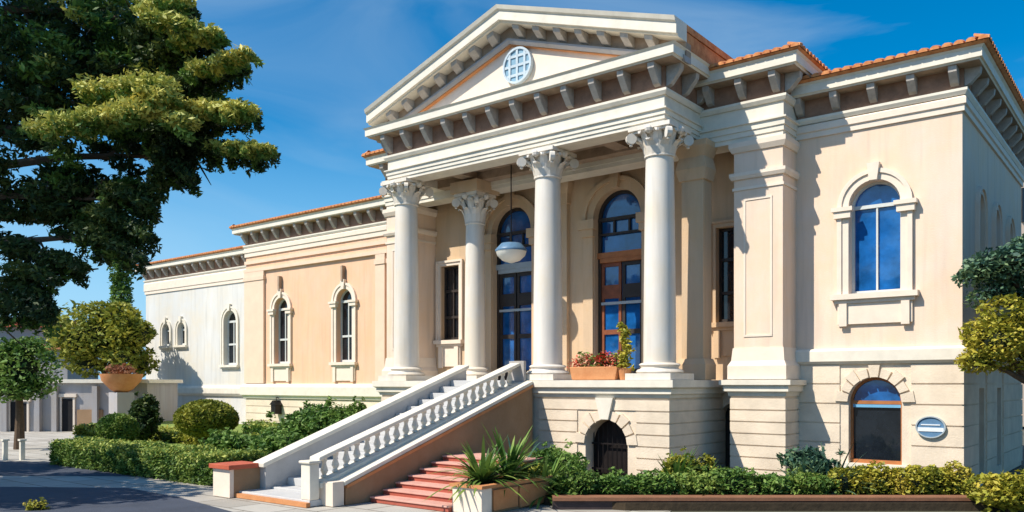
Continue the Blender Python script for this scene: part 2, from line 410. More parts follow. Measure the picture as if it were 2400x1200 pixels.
MB().sweep(rp, [(-.05, 2.98), (.06, 2.98), (.10, 3.03), (.13, 3.05), (.13, 3.30), (.09, 3.35), (-.05, 3.37)]).build('band_course', WHITE, B)

# window of the right wing, its glass coloured blue for the reflected sky
window(B, 'x', WV, 1, ru, 1.16, 4.66, 7.34, True, PALEF, GLASSB, dep=.3, mull=1, rails=(), fw=.06, surround=True, sw=.26, sill=.40, imposts=True, apron=.72, sm=TRIM)
window(B, 'x', WV, 1, ru, 1.2, .60, 2.66, True, WOODO, GLASSD, dep=.26, mull=0, rails=(), fw=.06, name='basement_window')
up = MB(); pts = arch_pts(ru, 1.06, 2.14, 2.59, True); P_ = Pm('x', WV, 1); zz = 2.10
ap = [(ru-.53, 2.02)]+[(ru-.53*math.cos(math.pi*i/18), 2.06+.53*math.sin(math.pi*i/18)) for i in range(19)]+[(ru+.53, 2.02)]
up.add([P_(a_, z_, .205) for a_, z_ in ap], [tuple(range(len(ap)))]); up.build('upper_pane', GLASSB, B, recalc=False)
up = MB(); bar(up, 'x', WV, 1, ru-.54, ru+.54, 1.94, 2.02, .16, .21); up.build('transom', mat('light_blue_frame', (.16, .40, .62), .4, .06, 4, 0), B)
q = MB(); bar(q, 'x', WV, 1, ru-.72, ru+.72, .42, .599, -.10, .2); q.build('sill', WHITE, B)
q = MB(); rr = .60
for i in range(9):                                        # voussoirs
    a0, a1 = math.pi*i/9+.03, math.pi*(i+1)/9-.03; zc = 2.66-rr; e = .30 if i % 2 == 0 else .22
    q = MB(); q.prism([(ru+(rr+.01)*math.cos(a0), zc+(rr+.01)*math.sin(a0)), (ru+(rr+e)*math.cos(a0), zc+(rr+e)*math.sin(a0)), (ru+(rr+e)*math.cos(a1), zc+(rr+e)*math.sin(a1)), (ru+(rr+.01)*math.cos(a1), zc+(rr+.01)*math.sin(a1))], 'y', WV-.07, WV+.02); q.build('voussoir', BASE, B)
for (yc, ww, zb, zt, ar) in sops:
    window(B, 'y', RW[1], -1, yc, ww, zb, zt, ar, GREYF, GLASSD, dep=.25, rails=(6.0,), surround=True, sw=.2, sill=.25, sm=CREAM)
for (yc, ww, zb, zt, ar) in sbops:
    window(B, 'y', RW[1], -1, yc, ww, zb, zt, ar, GREYF, GLASSD, dep=.25, rails=(1.6,), name='basement_window')

def cornice(path, zt=10.45, zf=9.62, out=.5, arch=None, skip=()):
    "brown frieze recess, brackets and a projecting white corona; optional architrave of three fasciae below"
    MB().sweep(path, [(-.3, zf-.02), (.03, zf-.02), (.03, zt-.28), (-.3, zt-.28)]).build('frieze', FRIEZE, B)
    m = MB()
    m.sweep(path, [(-.2, zf-.16), (.07, zf-.16), (.12, zf-.08), (.12, zf-.021), (-.2, zf-.021)])
    m.sweep(path, [(-.3, zt-.279), (out-.06, zt-.279), (out-.04, zt-.24), (out, zt-.24), (out, zt-.05), (out+.05, zt), (-.3, zt)])
    m.build('cornice', WHITE, B)
    MB().sweep(path, [(.031, zt-.289), (out-.07, zt-.289), (out-.07, zt-.281), (.031, zt-.281)]).build('soffit', SOFFIT, B)  # brown sheet paints the shade beneath the white corona
    along_boxes(path, .86, .17, .14, [(.032, zf+.06), (.14, zf+.10), (out-.12, zt-.42), (out-.10, zt-.29), (.032, zt-.29)], 'cornice_bracket', BRK, B, skip)
    if arch is not None:
        zb = arch
        h = zf-.161-zb
        MB().sweep(path, [(-.62, zb), (0, zb), (0, zb+h*.14), (.03, zb+h*.14), (.03, zb+h*.30), (.06, zb+h*.30), (.06, zb+h*.47), (.11, zb+h*.49), (.11, zb+h*.54), (.02, zb+h*.56), (.02, zf-.161), (-.62, zf-.161)]).build('architrave', WHITE, B)
def eave(path, z=10.5, o=.62):
    m = MB(); m.sweep(path, [(-.3, z-.046), (o-.08, z-.046), (o-.02, z), (-.3, z+.02)]); 
    tile_eave(m, path, o, z+.01); return m
cornice(rp, zt=9.83, zf=9.11, out=.46)
MB().sweep(rp, [(-.05, 8.60), (.05, 8.60), (.05, 8.73), (.09, 8.75), (.09, 8.89), (.05, 8.93), (-.05, 8.94)]).build('wall_moulding', TRIM, B)
m = eave(rp, z=9.88); o_ = .6
m.add([(RW[0], WV-o_, 9.90), (RW[1]+o_, WV-o_, 9.90), (RW[1]+o_, 30+o_, 9.90), (RW[0], 30+o_, 9.90), (RW[0], 25.4, 11.2), (RW[1]-1.8, 25.4, 11.2)], [(0, 1, 5, 4), (1, 2, 5), (2, 3, 4, 5)])
m.build('roof', TILE, B)

# --- central block behind the portico
XL, XR, VF, VW = -21.4, -7.42, 19.9, 21.0
dops = [(-16.7, 1.6, FL, 8.22, True), (-12.75, 1.6, FL, 8.22, True)]; wops = [(-9.22, .85, 4.15, 6.7, False), (-19.4, .85, 4.0, 6.55, False)]
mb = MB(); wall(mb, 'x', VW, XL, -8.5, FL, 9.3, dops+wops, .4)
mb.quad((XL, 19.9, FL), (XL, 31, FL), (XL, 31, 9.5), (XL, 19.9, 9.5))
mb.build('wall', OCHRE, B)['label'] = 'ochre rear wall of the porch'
# lit side piers (antae)
for s_, (a, b) in (('r', (-8.68, XR)), ('l', (XL, -20.1))):
    m = MB()
    m.box(a, b, VF, VW+.01, 3.0, 8.55)
    m.build('corner_pier', CREAM, B, bevel=.012)
    pth = [(a, VW), (a, VF), (b, VF), (b, 20.99)]
    MB().sweep(pth, [(-.05, 2.62), (.12, 2.62), (.12, 2.95), (.05, 3.08), (.02, 3.4), (-.05, 3.4)]).build('pier_moulding', TRIM, B)
    MB().sweep(pth, [(-.05, 7.35), (.03, 7.35), (.03, 7.42), (-.05, 7.42)]).build('pier_moulding', TRIM, B)
    MB().sweep(pth, [(-.05, 7.62), (.05, 7.62), (.09, 7.70), (.09, 7.78), (-.05, 7.78)]).build('pier_moulding', TRIM, B)
    MB().sweep(pth, [(-.05, 8.3), (.04, 8.3), (.1, 8.42), (.1, 8.54), (-.05, 8.549)]).build('pier_moulding', TRIM, B)
    t = MB(); cx = (a+b)/2
    for q_ in (-.34, .34): t.box(cx+q_-.025, cx+q_+.025, VF-.018, VF+.01, 3.7, 7.1)
    for z_ in (3.7, 7.1): t.box(cx-.365, cx+.365, VF-.02, VF+.01, z_-.025, z_+.025)
    t.build('pier_panel', TRIM, B)
    m = MB(); m.box(a-.06, b+.06, VF-.06, VW, 0, 2.2)
    courses(m, 'x', VF-.06, 1, a-.06, b+.095, .1, 2.15, .30, [])
    courses(m, 'y', b+.06, -1, VF-.06, VW, .1, 2.15, .30, [], proud=.034)
    m.build('pier_pedestal', BASE, B)
    MB().sweep([(a-.06, VW), (a-.06, VF-.06), (b+.06, VF-.06), (b+.06, 20.99)], [(-.3, 2.2), (.04, 2.2), (.06, 2.3), (.14, 2.32), (.14, 2.45), (.22, 2.48), (.22, 2.6), (-.3, 2.618)]).build('pedestal_cap', WHITE, B)
m = MB(); m.box(XL, XR, 21.05, 31, 8.7, 10.3); m.box(XL, XR, 22.4, 30.9, 0, 8.69); m.build('core_wall', CREAM, B)
# anta walls inside the porch
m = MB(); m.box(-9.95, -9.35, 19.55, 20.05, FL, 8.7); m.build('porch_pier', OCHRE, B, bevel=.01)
MB().sweep([(-9.95, 20.05), (-9.95, 19.55), (-9.35, 19.55), (-9.35, 20.05)], [(-.05, 7.7), (.05, 7.72), (.12, 8.0), (.05, 8.3), (.16, 8.55), (.16, 8.69), (-.05, 8.69)]).build('porch_pier_capital', OCHRE, B)
MB().sweep([(-9.95, 20.05), (-9.95, 19.55), (-9.35, 19.55), (-9.35, 20.05)], [(-.05, FL+.01), (.12, FL+.01), (.12, 3.0), (.04, 3.15), (-.05, 3.15)]).build('porch_pier_base', OCHRE, B)
# basement under the central block
bo = (-9.3, .8, 0.05, 2.0, True)
m = MB(); wall(m, 'x', VW-.1, -9.5, -8.7, 0, 2.3, [(-9.12, .72, .05, 2.0, True)], .4)
m.build('basement_wall', BASE, B)
m = MB(); m.add([(-9.5, VW+.2, 0), (-8.7, VW+.2, 0), (-8.7, VW+.2, 2.3), (-9.5, VW+.2, 2.3)], [(0, 1, 2, 3)]); m.build('basement_door', DARKW, B)
MB().sweep([(-9.5, VW-.1), (-8.74, VW-.1)], [(-.6, 2.3), (.05, 2.3), (.08, 2.42), (.12, 2.44), (.12, FL-.005), (-.6, FL-.004)]).build('ledge', BASE, B)
# entablature of the central block
cp = [(XL, 31), (XL, VF), (XR, VF), (XR, 31)]
cornice(cp, arch=8.56, zt=10.32, zf=9.55, skip=(0, 2))
along_boxes([(XR, VF), (XR, 20.75)], .62, .20, .14, [(.032, 9.61), (.14, 9.65), (.38, 9.90), (.40, 10.03), (.032, 10.03)], 'cornice_bracket', BRK, B)
m = eave(cp, z=10.37); o_ = .6
m.add([(XL-o_, VF-o_, 10.39), (XR+o_, VF-o_, 10.39), (XR+o_, 31+o_, 10.39), (XL-o_, 31+o_, 10.39), (XL+5, 25.5, 12.2), (XR-5, 25.5, 12.2)], [(0, 1, 5, 4), (1, 2, 5), (2, 3, 4, 5), (3, 0, 4)])
m.build('roof', TILE, B)

# --- doors and porch windows
for k, (oc, ww, zb, zt, ar) in enumerate(dops):
    d_ = MB(); D = .34; P = Pm('x', VW, 1)
    ring_mesh(d_, 'x', VW, 1, arch_pts(oc, ww-.2, zb, zt-.1, True), arch_pts(oc, ww, zb, zt, True), D-.14, D)
    bar(d_, 'x', VW, 1, oc-.8, oc+.8, 7.36, 7.46, D-.15, D-.01); bar(d_, 'x', VW, 1, oc-.8, oc+.8, 6.93, 7.0, D-.15, D-.01)
    for a in (-.26, .26): bar(d_, 'x', VW, 1, oc+a-.03, oc+a+.03, 7.0, 7.36, D-.12, D-.02)
    do = d_.build('door', DARKW if k == 0 else DARKW, B)
    t = MB(); bar(t, 'x', VW, 1, oc-.8, oc+.8, 6.25, 6.42, D-.19, D-.02); bar(t, 'x', VW, 1, oc-.72, oc+.72, 6.12, 6.249, D-.17, D-.02); t.build('transom', WOODO if k else GREYF, do)
    for s_ in (-1, 1):
        lf = MB(); x0, x1 = sorted((oc+s_*.02, oc+s_*.70))
        for (zz0, zz1) in ((2.62, 2.95), (3.98, 4.12), (5.05, 5.45), (6.0, 6.115)): bar(lf, 'x', VW, 1, x0, x1, zz0, zz1, D-.10, D-.03)
        for xx in (x0, x1-.09): bar(lf, 'x', VW, 1, xx, xx+.09, 2.62, 6.115, D-.102, D-.028)
        lo = lf.build('door_leaf', REDWOOD if (k == 1 and s_ == -1) else DARKW, do)
    t = MB(); bar(t, 'x', VW, 1, oc-.68, oc+.68, 4.86, 4.94, D-.16, D-.105); t.build('push_bar', GREYF, do)
    g = MB(); pts = arch_pts(oc, ww-.1, zb, zt-.05, True); g.add([P(a, z, D-.05) for a, z in pts], [tuple(range(len(pts)))]); g.build('pane', GLASSB, do, recalc=False)
    s_ = MB(); op = (oc, ww, zb, zt, True)
    ring_mesh(s_, 'x', VW, 1, arch_pts(oc, ww+.01, 7.42, zt+.005, True)[1:-1], grow(oc, ww, 7.42, zt, True, .34)[1:-1], -.07, .02)
    ring_mesh(s_, 'x', VW, 1, grow(oc, ww, 7.42, zt, True, .24)[1:-1], grow(oc, ww, 7.42, zt, True, .36)[1:-1], -.14, -.065)
    for e in (-1, 1):
        a = oc+e*1.0; s_.box(a-.17, a+.17, VW-.06, VW+.01, FL, 6.9)
        s_.box(a-.22, a+.22, VW-.14, VW+.01, 6.9, 7.12); s_.box(a-.28, a+.28, VW-.2, VW+.01, 7.121, 7.4); s_.box(a-.21, a+.21, VW-.12, VW+.01, FL+.01, 2.98)
    s_.prism([(oc-.1, zt+.02), (oc+.1, zt+.02), (oc+.16, zt+.45), (oc-.16, zt+.45)], 'y', VW-.22, VW-.02)
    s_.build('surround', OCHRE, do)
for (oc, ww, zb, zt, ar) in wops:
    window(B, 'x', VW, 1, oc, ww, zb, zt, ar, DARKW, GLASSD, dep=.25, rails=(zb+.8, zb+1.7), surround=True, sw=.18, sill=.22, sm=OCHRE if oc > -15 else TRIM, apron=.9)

# --- portico podium
m = MB(); PX0, PX1, PY = -19.45, -9.45, 17.9
pop = [(-11.2, 1.25, .02, 1.6, True)]
wall(m, 'x', PY, PX0, PX1, 0, 2.16, pop, .5)
m.quad((PX1, PY, 0), (PX1, VW, 0), (PX1, VW, 2.16), (PX1, PY, 2.16)); m.quad((PX0, PY, 0), (PX0, VW, 0), (PX0, VW, 2.16), (PX0, PY, 2.16))
courses(m, 'x', PY, 1, PX0, -16.1, .1, 2.12, .29, []); courses(m, 'x', PY, 1, -13.3, PX1+.035, .1, 2.12, .29, pop, sw=.24)
courses(m, 'y', PX1, -1, PY, VW, .1, 2.12, .29, [], proud=.034)
m.build('podium_wall', BASE, B)
MB().sweep([(PX0, VW), (PX0, PY), (PX1, PY), (PX1, VW-.25)], [(-.4, 2.16), (.05, 2.16), (.07, 2.24), (.13, 2.26), (.13, 2.38), (.22, 2.42), (.22, FL-.004), (-.4, FL-.003)]).build('podium_cap', WHITE, B)
m = MB(); m.box(PX0-.1, PX1+.1, PY+.1, VW+.1, FL-.2, FL); m.build('porch_floor', STEPG, B)
q = MB(); oc = -11.2; rr = .625; zc = 1.6-rr
for i in range(9):
    if i == 4: continue
    a0, a1 = math.pi*i/9+.03, math.pi*(i+1)/9-.03; e = .30 if i % 2 == 0 else .24
    q = MB(); q.prism([(oc+(rr+.01)*math.cos(a0), zc+(rr+.01)*math.sin(a0)), (oc+(rr+e)*math.cos(a0), zc+(rr+e)*math.sin(a0)), (oc+(rr+e)*math.cos(a1), zc+(rr+e)*math.sin(a1)), (oc+(rr+.01)*math.cos(a1), zc+(rr+.01)*math.sin(a1))], 'y', PY-.06, PY+.02); q.build('voussoir', BASE, B)
q = MB(); q.prism([(oc-.12, 1.61), (oc+.12, 1.61), (oc+.26, 2.155), (oc-.26, 2.155)], 'y', PY-.12, PY+.02); q.build('keystone', WHITE, B)
m = MB(); bar(m, 'x', PY, 1, oc-.63, oc+.63, 0, 1.62, .42, .5); m.build('basement_door', IRON, B)
g = bpy.data.objects[-1] if False else None
gm = MB()
for i in range(9): gm.tube([(oc-.56+i*.14, PY+.3, .03), (oc-.56+i*.14, PY+.3, 1.55-.25*abs(i-4)/4)], .014, 6)
for z in (.3, .95): gm.box(oc-.62, oc+.62, PY+.285, PY+.315, z, z+.04)
gm.build('iron_grille', IRON, B)

# --- columns
def column(cx, cy, z0, z1, r, base=True, m_=MARBLE, caph=.72):
    zb = z0+(.42 if base else .1); zc = z1-caph
    n = 16; prof = [(r*(1-.14*(i/n)**1.6), zb+(zc-zb)*i/n) for i in range(n+1)]
    so_ = MB(); so_.lathe(cx, cy, prof, 40); sh = so_.build('column', m_, B, smooth=True)
    b_ = MB()
    b_.lathe(cx, cy, [(r*1.38, z0+.16), (r*1.48, z0+.20), (r*1.38, z0+.255), (r*1.2, z0+.27), (r*1.14, z0+.31), (r*1.2, z0+.34), (r*1.28, z0+.37), (r*1.2, z0+.405), (r*1.05, z0+.421)], 32)
    s_ = r*1.55; b_.box(cx-s_, cx+s_, cy-s_, cy+s_, z0+.001, z0+.16)
    b_.build('column_base', m_, sh, smooth=True)
    c_ = MB(); rt = r*.86
    c_.lathe(cx, cy, [(rt, zc-.02), (rt*1.12, zc), (rt*1.12, zc+.04), (rt*1.0, zc+.06), (rt*1.02, zc+caph*.45), (rt*1.2, zc+caph*.75), (rt*1.45, zc+caph*.86)], 24)
    s_ = r*1.42; c_.box(cx-s_, cx+s_, cy-s_, cy+s_, z1-.10, z1-.002); c_.box(cx-s_*.9, cx+s_*.9, cy-s_*.9, cy+s_*.9, z1-.16, z1-.101)
    for lvl, (hh, rr_, cnt) in enumerate(((.34, 1.16, 8), (.56, 1.22, 8))):     # acanthus leaves
        for i in range(cnt):
            a = 2*math.pi*(i+.5*lvl)/cnt; ca, sa = math.cos(a), math.sin(a); wv = .10
            pts = [(rt*1.02, 0, wv), (rt*rr_*1.02, hh*.55, wv*1.15), (rt*rr_*1.22, hh*.86, wv), (rt*rr_*1.5, hh*.96, wv*.7), (rt*rr_*1.52, hh*.84, wv*.35)]
            vs = []
            for (ro, zz, ww_) in pts:
                for q_ in (-1, 0, 1):
                    rad = ro+(.025 if q_ == 0 else 0)
                    vs.append((cx+ca*rad-sa*ww_*q_, cy+sa*rad+ca*ww_*q_, zc+.05+zz*caph/.72))
            c_.add(vs, [(j*3+q_, j*3+q_+1, j*3+q_+4, j*3+q_+3) for j in range(4) for q_ in (0, 1)])
    for sx in (-1, 1):
        for sy in (-1, 1):                                     # corner volutes
            vx, vy, vz = cx+sx*r*1.28, cy+sy*r*1.28, z1-.27
            t = Vector((-sy*sx, 1, 0)).normalized() if False else Vector((sx, sy, 0)).normalized()
            p_ = Vector((-t.y, t.x, 0)); ax = [Vector((vx, vy, vz))+p_*q_ for q_ in (-.06, .06)]
            vs = []
            for j, c0 in enumerate(ax):
                for i in range(12):
                    a = 2*math.pi*i/12; vs.append(tuple(c0+t*math.cos(a)*.13+Vector((0, 0, 1))*math.sin(a)*.13))
            c_.add(vs, [tuple(range(12)), tuple(range(23, 11, -1))]+[(i, (i+1) % 12, 12+(i+1) % 12, 12+i) for i in range(12)])
            c_.lathe(vx+t.x*0, vy+t.y*0, [(.02, vz-.19), (.05, vz-.17), (.02, vz-.13)], 8)
            c_.tube([(cx+sx*rt*.7, cy+sy*rt*.7, z1-.42), (cx+sx*r*1.05, cy+sy*r*1.05, z1-.24), (vx, vy, z1-.15)], [.05, .05, .04], 6)
    for (dx, dy) in ((1, 0), (-1, 0), (0, 1), (0, -1)): c_.lathe(cx+dx*r*1.38, cy+dy*r*1.38, [(.02, z1-.22), (.09, z1-.17), (.11, z1-.1), (.07, z1-.04), (.01, z1-.02)], 8)
    c_.build('capital', m_, sh, smooth=False)
    return sh
for cx in (-18.86, -13.37, -9.95): column(cx, 18.38, FL, 8.8, .40)
rc = column(-17.2, 19.75, FL, 8.45, .33, caph=.95, m_=MARBLE); rc['label'] = 'slimmer rear column beside the left door'
m = MB(); m.box(-17.75, -16.65, 19.2, 20.3, 8.451, 8.79); m.build('impost_block', OCHRE, B)
# respond pilasters on the rear wall
m = MB()
for cx in (-14.75,):
    m.box(cx-.3, cx+.3, VW-.16, VW+.01, FL, 8.0)
    m.sweep([(cx-.3, VW), (cx-.3, VW-.16), (cx+.3, VW-.16), (cx+.3, VW)], [(-.02, 8.0), (.04, 8.0), (.06, 8.3), (.16, 8.6), (.16, 8.75), (-.02, 8.75)])
m.build('pilaster', OCHRE, B)

# --- portico entablature, pediment, ceiling
EX0, EX1, EY = -19.2, -9.6, 17.95
ep = [(EX0, VF-.02), (EX0, EY), (EX1, EY), (EX1, VF-.02)]
cornice(ep, arch=8.8, out=.52)
m = MB(); m.box(EX0+.6, EX1-.6, EY+.6, VW, 9.05, 9.15)
for x in (-17.1, -14.4, -11.7): m.box(x-.22, x+.22, EY+.6, VW, 8.86, 9.049)
m.box(EX0+.6, EX1-.6, 19.5, 19.9, 8.80, 9.048)
m.box(XR-1.3, XR-.3, VF+.62, VW, 8.95, 9.1)
m.build('porch_ceiling', SOFFIT, B)
# carved swags on the porch side wall head and corners
HW = (EX1+.55)-PC                                         # half width to the cornice edge
def rake_z(x, top_end=11.05, peak=12.82): return peak-(peak-top_end)*abs(x-PC)/HW
def rake(mb, prof, x0, x1, yf):
    vs = []
    for x in (x0, x1):
        for (o, h) in prof: vs.append((x, yf-o, rake_z(x)+h))
    n = len(prof); mb.add(vs, [tuple(range(n)), tuple(range(2*n-1, n-1, -1))]+[(i, (i+1) % n, n+(i+1) % n, n+i) for i in range(n)])
ty = EY+.12
for nm, prof, mm in (('raking_cornice', [(.02, -.43), (.46, -.43), (.48, -.38), (.56, -.38), (.56, -.14), (.62, -.10), (.66, 0), (.02, 0)], WHITE),
                     ('raking_moulding', [(-.2, -.90), (.10, -.90), (.16, -.82), (.16, -.76), (-.2, -.76)], GREYW),
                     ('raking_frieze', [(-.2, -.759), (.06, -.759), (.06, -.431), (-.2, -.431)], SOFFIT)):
    for a, b in ((PC-HW, PC), (PC, PC+HW)):
        mb = MB(); rake(mb, prof, a, b, ty); mb.build(nm, mm, B)
for s_ in (-1, 1):
    for i in range(7):
        x = PC+s_*(.45+i*(HW-.6)/7); mb = MB()
        rake(mb, [(.061, -.71), (.16, -.68), (.38, -.54), (.40, -.433), (.061, -.433)], x-.11, x+.11, ty); mb.build('raking_bracket', BRK, B)

for a, b in ((PC-HW, PC), (PC, PC+HW)):
    mb = MB(); rake(mb, [(-.2, -.93), (.07, -.93), (.07, -.901), (-.2, -.901)], a*.75+PC*.25 if a < PC else a, b if b == PC else b*.75+PC*.25, ty); mb.build('red_trim', TERRA, B)
m = MB(); m.add([(PC-HW+.6, ty+.05, 10.46), (PC+HW-.6, ty+.05, 10.46), (PC+HW-.6, ty+.05, rake_z(PC+HW-.6)-.4), (PC, ty+.05, 12.3), (PC-HW+.6, ty+.05, rake_z(PC-HW+.6)-.4)], [(0, 1, 2, 3, 4)])
m.build('tympanum', TRIM, B)
m = MB()                                                   # gable roof behind the pediment
for s_ in (-1, 1):
    xe = PC+s_*(HW-.015); m.add([(xe, ty-.6, 11.06), (PC, ty-.6, 12.83), (PC, 24.5, 12.83), (xe, 24.5, 11.06), (xe, ty-.02, 10.9), (PC, ty-.02, 12.7), (PC, 24.5, 12.7), (xe, 24.5, 10.9)], [(0, 1, 2, 3), (4, 5, 6, 7), (0, 3, 7, 4)])
    m.box(min(xe-s_*.03, xe-s_*.1), max(xe-s_*.03, xe-s_*.1), ty+.03, 22.5, 10.46, 10.895)
m.build('roof', TILE, B)
m = MB(); mc = Vector((-14.15, ty+.03, 11.28)); n = 28     # round medallion with a lattice
disc = [(mc.x+.44*math.cos(2*math.pi*i/n), mc.z+.44*math.sin(2*math.pi*i/n)) for i in range(n)]
m.prism(disc, 'y', ty-.04, ty+.04); med = m.build('medallion', MEDB, B)
m = MB()
for i in range(n):
    a0, a1 = 2*math.pi*i/n, 2*math.pi*(i+1)/n
    m.prism([(mc.x+.44*math.cos(a0), mc.z+.44*math.sin(a0)), (mc.x+.5*math.cos(a0), mc.z+.5*math.sin(a0)), (mc.x+.5*math.cos(a1), mc.z+.5*math.sin(a1)), (mc.x+.44*math.cos(a1), mc.z+.44*math.sin(a1))], 'y', ty-.08, ty+.04)
for q_ in (-.26, 0, .26):
    hgt = math.sqrt(.44**2-q_**2); m.box(mc.x+q_-.035, mc.x+q_+.035, ty-.07, ty-.041, mc.z-hgt, mc.z+hgt); m.box(mc.x-hgt, mc.x+hgt, ty-.066, ty-.042, mc.z+q_-.035, mc.z+q_+.035)
m.build('medallion_lattice', mat('pale_blue_stone', (.46, .55, .62), .7, .15, 8, .1), med)

# --- left wing (peach) and far left wing (white)
LV = 25.0; LX0 = wu(577, LV)
lo = [(wu(660, LV), 1.1, 3.5, 6.75, True), (wu(808, LV), 1.1, 3.5, 6.85, True)]
mb = MB(); wall(mb, 'x', LV, LX0, XL, 2.5, 9.5, lo, .4); mb.build('wall', PEACH, B)['label'] = 'peach stucco wall of the left wing'
mb = MB(); wall(mb, 'x', LV-.0, LX0, XL, 0, 2.5, [], .1); mb.quad((LX0, LV, 0), (LX0, 31, 0), (LX0, 31, 9.5), (LX0, LV, 9.5)); courses(mb, 'x', LV, 1, LX0, XL, .3, 1.75, .36, []); mb.build('basement_wall', BASE, B)
lp = [(LX0, 31), (LX0, LV), (XL, LV)]
MB().sweep(lp, [(-.1, 1.78), (.1, 1.78), (.14, 1.9), (.22, 1.95), (.22, 2.35), (.12, 2.5), (-.1, 2.52)]).build('band_course', WHITE, B)
cornice(lp, skip=(0,))
MB().sweep(lp, [(-.05, 9.0), (.06, 9.0), (.06, 9.2), (.10, 9.22), (.10, 9.40), (.05, 9.45), (-.05, 9.459)]).build('wall_moulding', TRIM, B)
m = eave(lp); m.add([(LX0-.6, LV-.6, 10.52), (XL, LV-.6, 10.52), (XL, 29, 12), (LX0+4, 29, 12), (LX0-.6, 33, 10.52)], [(0, 1, 2, 3), (0, 3, 4)]); m.build('roof', TILE, B)
t = MB()
for a, b in ((LX0, wu(622, LV)), (wu(884, LV), wu(906, LV)), (wu(912, LV), XL)): t.box(a, b, LV-.12, LV+.01, 2.53, 8.2); t.box(a-.04, b+.04, LV-.16, LV+.01, 7.75, 7.95)
for z, o in ((8.2, .13), (8.62, .08)): t.box(LX0-.05, XL, LV-o, LV+.01, z, z+.16)
t.build('pilaster_strips', mat('peach_trim', (.76, .56, .42), .8, .06, 2, .1, 40), B)
for op in lo:
    window(B, 'x', LV, 1, *op, PALEF, GLASSD, dep=.32, mull=1, rails=(4.7,), fw=.08, surround=True, sw=.28, sill=.35, imposts=True, apron=.85, sm=TRIM)
    k = MB(); k.box(op[0]-.06, op[0]+.06, LV-.2, LV-.02, op[3]+.35, op[3]+1.05); k.build('keystone', SOFFIT, B)
FV = 27.5; FX0, FX1 = wu(342, FV), LX0
fo = [(wu(540, FV), 1.25, 3.6, 6.75, True), (wu(426, FV), .85, 4.9, 6.3, True), (wu(390, FV), .85, 4.9, 6.3, True)]
mb = MB(); wall(mb, 'x', FV, FX0, FX1, 0, 9.3, fo, .4); mb.quad((FX0, FV, 0), (FX0, 40, 0), (FX0, 40, 9.3), (FX0, FV, 9.3)); mb.build('wall', WHITEW, B)['label'] = 'white stucco wall of the far left wing'
fp = [(FX0, 40), (FX0, FV), (FX1, FV)]
cornice(fp, zt=10.05, zf=9.22, skip=(0,))
MB().sweep(fp, [(-.05, 8.3), (.06, 8.3), (.06, 8.45), (.10, 8.5), (.10, 8.95), (.05, 9.05), (-.05, 9.05)]).build('wall_moulding', TRIM, B)
MB().sweep(fp, [(-.05, 1.8), (.1, 1.8), (.2, 1.95), (.2, 2.25), (.1, 2.4), (-.05, 2.4)]).build('band_course', WHITE, B)
m = eave(fp, z=10.1); m.add([(FX0-.6, FV-.6, 10.12), (FX1, FV-.6, 10.12), (FX1, 32, 11.6), (FX0+4, 32, 11.6), (FX0-.6, 38, 10.12)], [(0, 1, 2, 3), (0, 3, 4)]); m.build('roof', TILE, B)
for op in fo: window(B, 'x', FV, 1, *op, PALEF, GLASSD, dep=.32, mull=1, rails=(4.8,) if op[2] < 4 else (), fw=.09, surround=True, sw=.25, sill=.3, sm=WHITE)

# ------------------------------------------------------------------ entrance staircase
S = empty('entrance_staircase', (-15, 14.3, 0), 'pale flight of steps with balustrade climbing to the portico', 'staircase')
n = 15
for nm, mm in (('steps', STEPG),):
    m = MB(); rise = FL/n; run = (17.72-11.35)/n
    for i in range(n): m.box(-15.98, -13.92, 11.35+i*run, 17.72, i*rise+.001, (i+1)*rise)
    m.build('steps', mm, S, bevel=.01)
m = MB(); m.box(-16.35, -13.72, 10.65, 11.349, 0, .13); m.build('bottom_step', STEPG, S, bevel=.015)
m = MB(); m.box(-16.40, -13.70, 10.55, 10.649, 0, .09); m.build('brick_edging', TERRA, S)
capz = lambda v: .86+.31*(v-10.47)
lz = lambda v: .76+.335*(v-11.2)
m = MB(); m.prism([(11.2, .0), (11.2, lz(11.2)-.1), (18.0, lz(18)-.1), (18.0, 0)], 'x', -16.30, -16.0); m.build('parapet', mat('grey_parapet', (.47, .46, .45), .85, .12, 1.5, .25, 25), S)
m = MB(); m.prism([(11.1, lz(11.1)-.10), (11.1, lz(11.1)), (18.05, lz(18.05)), (18.05, lz(18.05)-.10)], 'x', -16.36, -15.93); m.build('parapet_cap', WHITE, S, bevel=.015)
m = MB(); m.box(-15.995, -15.95, 14.6, 14.85, lz(14.7)-.75, lz(14.7)-.48); m.build('step_light', IRON, S)
# balustrade
m = MB(); e0, e1 = 10.9, 17.6
m.prism([(e0, capz(e0)-.09), (e0, capz(e0)), (e1, capz(e1)), (e1, capz(e1)-.09)], 'x', -14.05, -13.72); m.build('handrail', WHITE, S, bevel=.02)
m = MB(); m.prism([(e0, capz(e0)-.64), (e0, capz(e0)-.52), (e1, capz(e1)-.52), (e1, capz(e1)-.64)], 'x', -14.02, -13.66); m.build('bottom_rail', WHITE, S, bevel=.015)
nb = 22
for i in range(nb):
    v = e0+.25+(e1-e0-.5)*i/(nb-1); zt = capz(v)-.10; zb = capz(v)-.52; h_ = zt-zb; m = MB()
    m.lathe(-13.88, v, [(.07, zb), (.07, zb+.04), (.04, zb+.06), (.085, zb+h_*.35), (.05, zb+h_*.62), (.04, zb+h_*.75), (.065, zb+h_*.85), (.065, zt)], 10)
    m.build('baluster', MARBLE, S, smooth=True)
m = MB(); m.box(-14.02, -13.72, 10.66, 10.899, .13, capz(10.7)-.06); m.box(-14.05, -13.69, 10.62, 10.93, capz(10.7)-.059, capz(10.7)+.0); m.build('newel', WHITE, S, bevel=.02)
m = MB(); m.box(-14.10, -13.60, 17.601, 17.70, 2.2, capz(17.6)+.05); m.build('top_newel', GREYW, S)
